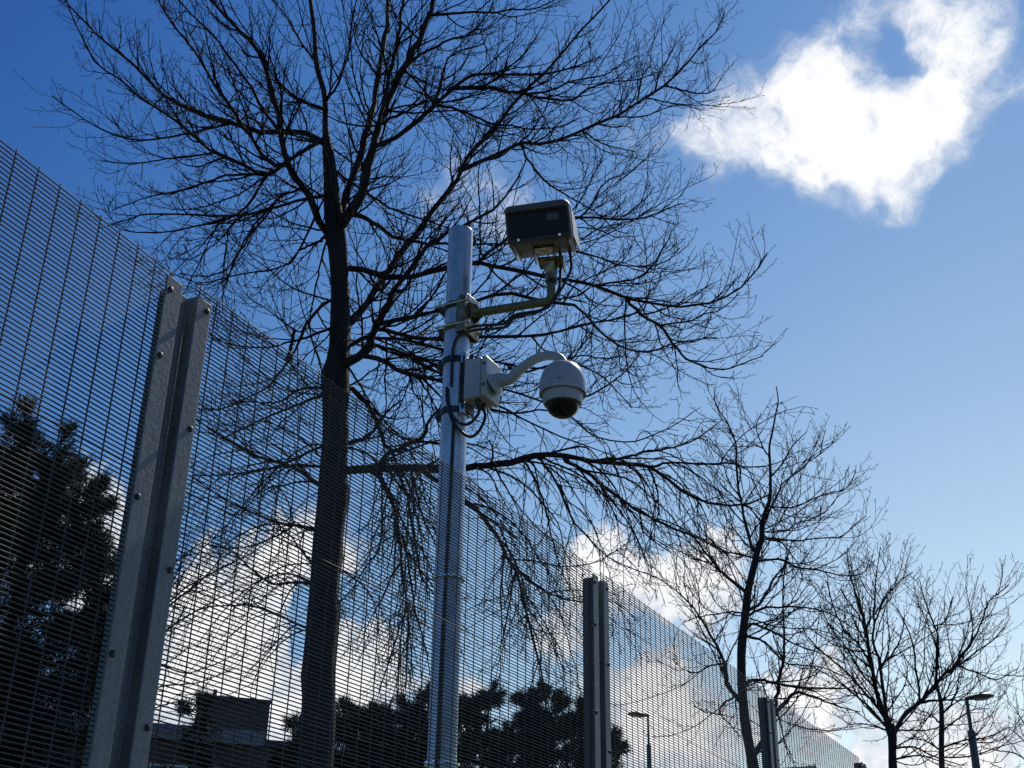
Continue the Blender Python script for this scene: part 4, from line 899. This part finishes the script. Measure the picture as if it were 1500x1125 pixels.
# ------------------------------------------------------------------ street lamps
def street_lamp(px_top, Y, label, flip, head_len, wpx):
    q = at(px_top[0], px_top[1], Y); sl_ = np.linalg.norm(q - CAM); k = sl_ / F
    root = empty('street_lamp', (q[0], q[1], 0), label, 'street lamp', 'street lamps beyond the fence')
    H_ = q[2]
    base = np.array([q[0], q[1], 0.0])
    r1 = wpx * k / 2
    MB().lathe(base, [(r1 * 1.5, 0), (r1 * 1.5, 1.1), (r1 * 1.12, 1.25), (r1 * 1.0, H_ * .90), (r1 * .9, H_ * .905)], Z, 20).build('column', M_lamp, root)
    MB().lathe(base + Z * H_ * .90, [(r1 * .52, 0), (r1 * .45, H_ * .10 - .02)], Z, 16).build('spigot', M_lamp, root)
    s_ = 1 if flip else -1
    ax = np.array([s_ * .985, -.17, .10 if flip else .06]); ax /= np.linalg.norm(ax); ay = np.array([-ax[1], ax[0], 0]); ay /= np.linalg.norm(ay); az = np.cross(ax, ay) * (1 if np.cross(ax, ay)[2] > 0 else -1)
    L = head_len * k; c = base + Z * H_
    secs = [(0, .055, .05), (.12, .075, .075), (.35, .13, .10), (.6, .155, .115), (.82, .12, .09), (.97, .05, .04), (1.0, .015, .012)]
    rings = []
    for t, wd, ht in secs:
        wd *= L / .75; ht *= L / .75
        rings.append([c + ax * (t - .06) * L + ay * wd * math.cos(a) * 1.0 + az * (ht * math.sin(a) * (1.0 if math.sin(a) > 0 else .45)) for a in np.linspace(0, 2 * math.pi, 20, endpoint=False)])
    MB().loft(rings).build('lamp_head', M_lamp, root, 60)
    rings = []
    for t, wd, ht in secs[2:5]:
        wd *= L / .75 * .78; ht *= L / .75
        rings.append([c + ax * (t - .06) * L + ay * wd * math.cos(a) - az * (ht * .38 + ht * .35 * max(0, math.sin(a))) for a in np.linspace(0, math.pi, 10)])
    MB().loft(rings, False).build('lamp_lens', M_lens, root, 60)
    return root
street_lamp((1416, 1024), 30.0, 'street lamp on the far right with its head pointing right', True, 38, 10)
street_lamp((949, 1049), 38.0, 'distant street lamp seen through the mesh right of the second post', False, 31, 6.5)

# ------------------------------------------------------------------ buildings beyond
def brick_building():
    Y = 40.0
    A = at(396, 1030, Y)
    ax = unit(np.array([.94, .34, 0])); ay = np.array([-ax[1], ax[0], 0])
    root = empty('brick_building', (A[0], A[1], 0), 'dark brick building with flat roof and taller roof block at lower left', 'building')
    Bq = np.array([A[0], A[1], 0.0]); zt = A[2]
    # taller block : its right-hand corner is at A
    wB = 1.95
    zt2 = zt
    def solid(name, u0, u1, v0, v1, z0, z1, mat, parent=root, bev=0.0):
        c = Bq + ax * (u0 + u1) / 2 + ay * (v0 + v1) / 2 + Z * (z0 + z1) / 2
        return MB().box(c, (u1 - u0, v1 - v0, z1 - z0), ax, ay, Z).build(name, mat, parent, 0, bev)
    zr = zat(*(Bq - ax * 1.0)[:2], 1084)
    solid('roof_block', -wB, 0, 0, 2.6, zr - .3, zt, M_brick)
    solid('block_coping', -wB - .05, .05, -.05, 2.65, zt + .001, zt + .09, M_roof)
    solid('wall', -9.0, 1.5, -1.6, 5.5, 0, zr - .42, M_brick)
    solid('roof', -9.15, 1.65, -1.75, 5.65, zr - .418, zr - .20, M_roof)
    solid('fascia', -9.2, -.35, -1.83, -1.752, zr - .40, zr + .02, M_fascia)
    for row, zc_ in enumerate((zr - 1.75, zr - 4.6)):
        for k in range(6):
            u0 = -8.4 + k * 1.6
            c = Bq + ax * (u0 + .55) - ay * 1.6 + Z * zc_
            wn = MB()
            for du, dz, sx, sz in ((-.52, 0, .06, 1.3), (.52, 0, .06, 1.3), (0, -.62, .98, .06), (0, .62, .98, .06), (0, 0, .05, 1.18)):
                wn.box(c + ax * du - ay * .02 + Z * dz, (sx, .08, sz), ax, ay, Z)
            win = wn.build('window', M_paint, root, 0)
            for sx in (-.255, .255):
                MB().box(c + ax * sx + ay * -.012, (.46, .02, 1.16), ax, ay, Z).build('pane', M_pane, win, 0)
            MB().box(c - ay * .05 - Z * .70, (1.2, .16, .06), ax, ay, Z).build('sill', M_fascia, win, 0)
    solid('vent_pipe', -1.8, -1.68, .2, .32, zt + .09, zt + .32, M_lamp)
brick_building()
def low_building():
    Y = 48.0
    a = at(1173, 1124, Y); b = at(1226, 1117, Y + 3)
    ax = unit(np.array([b[0] - a[0], b[1] - a[1], 0])); ay = np.array([-ax[1], ax[0], 0]); L = 9.0
    z = zat((a[0] + b[0]) / 2, Y, 1119)
    root = empty('low_building', (a[0], a[1], 0), 'low pitched dark roof just above the lower edge right of the third post', 'building')
    c = np.array([a[0], a[1], 0]) + ax * .7
    MB().box(c + ay * 3 + Z * (z - 1.6) / 2, (4.2, 6, z - 1.6), ax, ay, Z).build('wall', M_brick, root, 0)
    MB().prism(c - ay * .3 - ax * 2.4 + Z * (z - 1.6), [(0, 0), (4.8, 0), (2.4, 1.6)], ax, Z, ay, 6.6).build('roof', M_roof, root, 0)
    MB().box(c + ay * -.04 + Z * 1.05, (1.0, .06, 2.1), ax, ay, Z).build('door', M_paint, root, 0)
low_building()
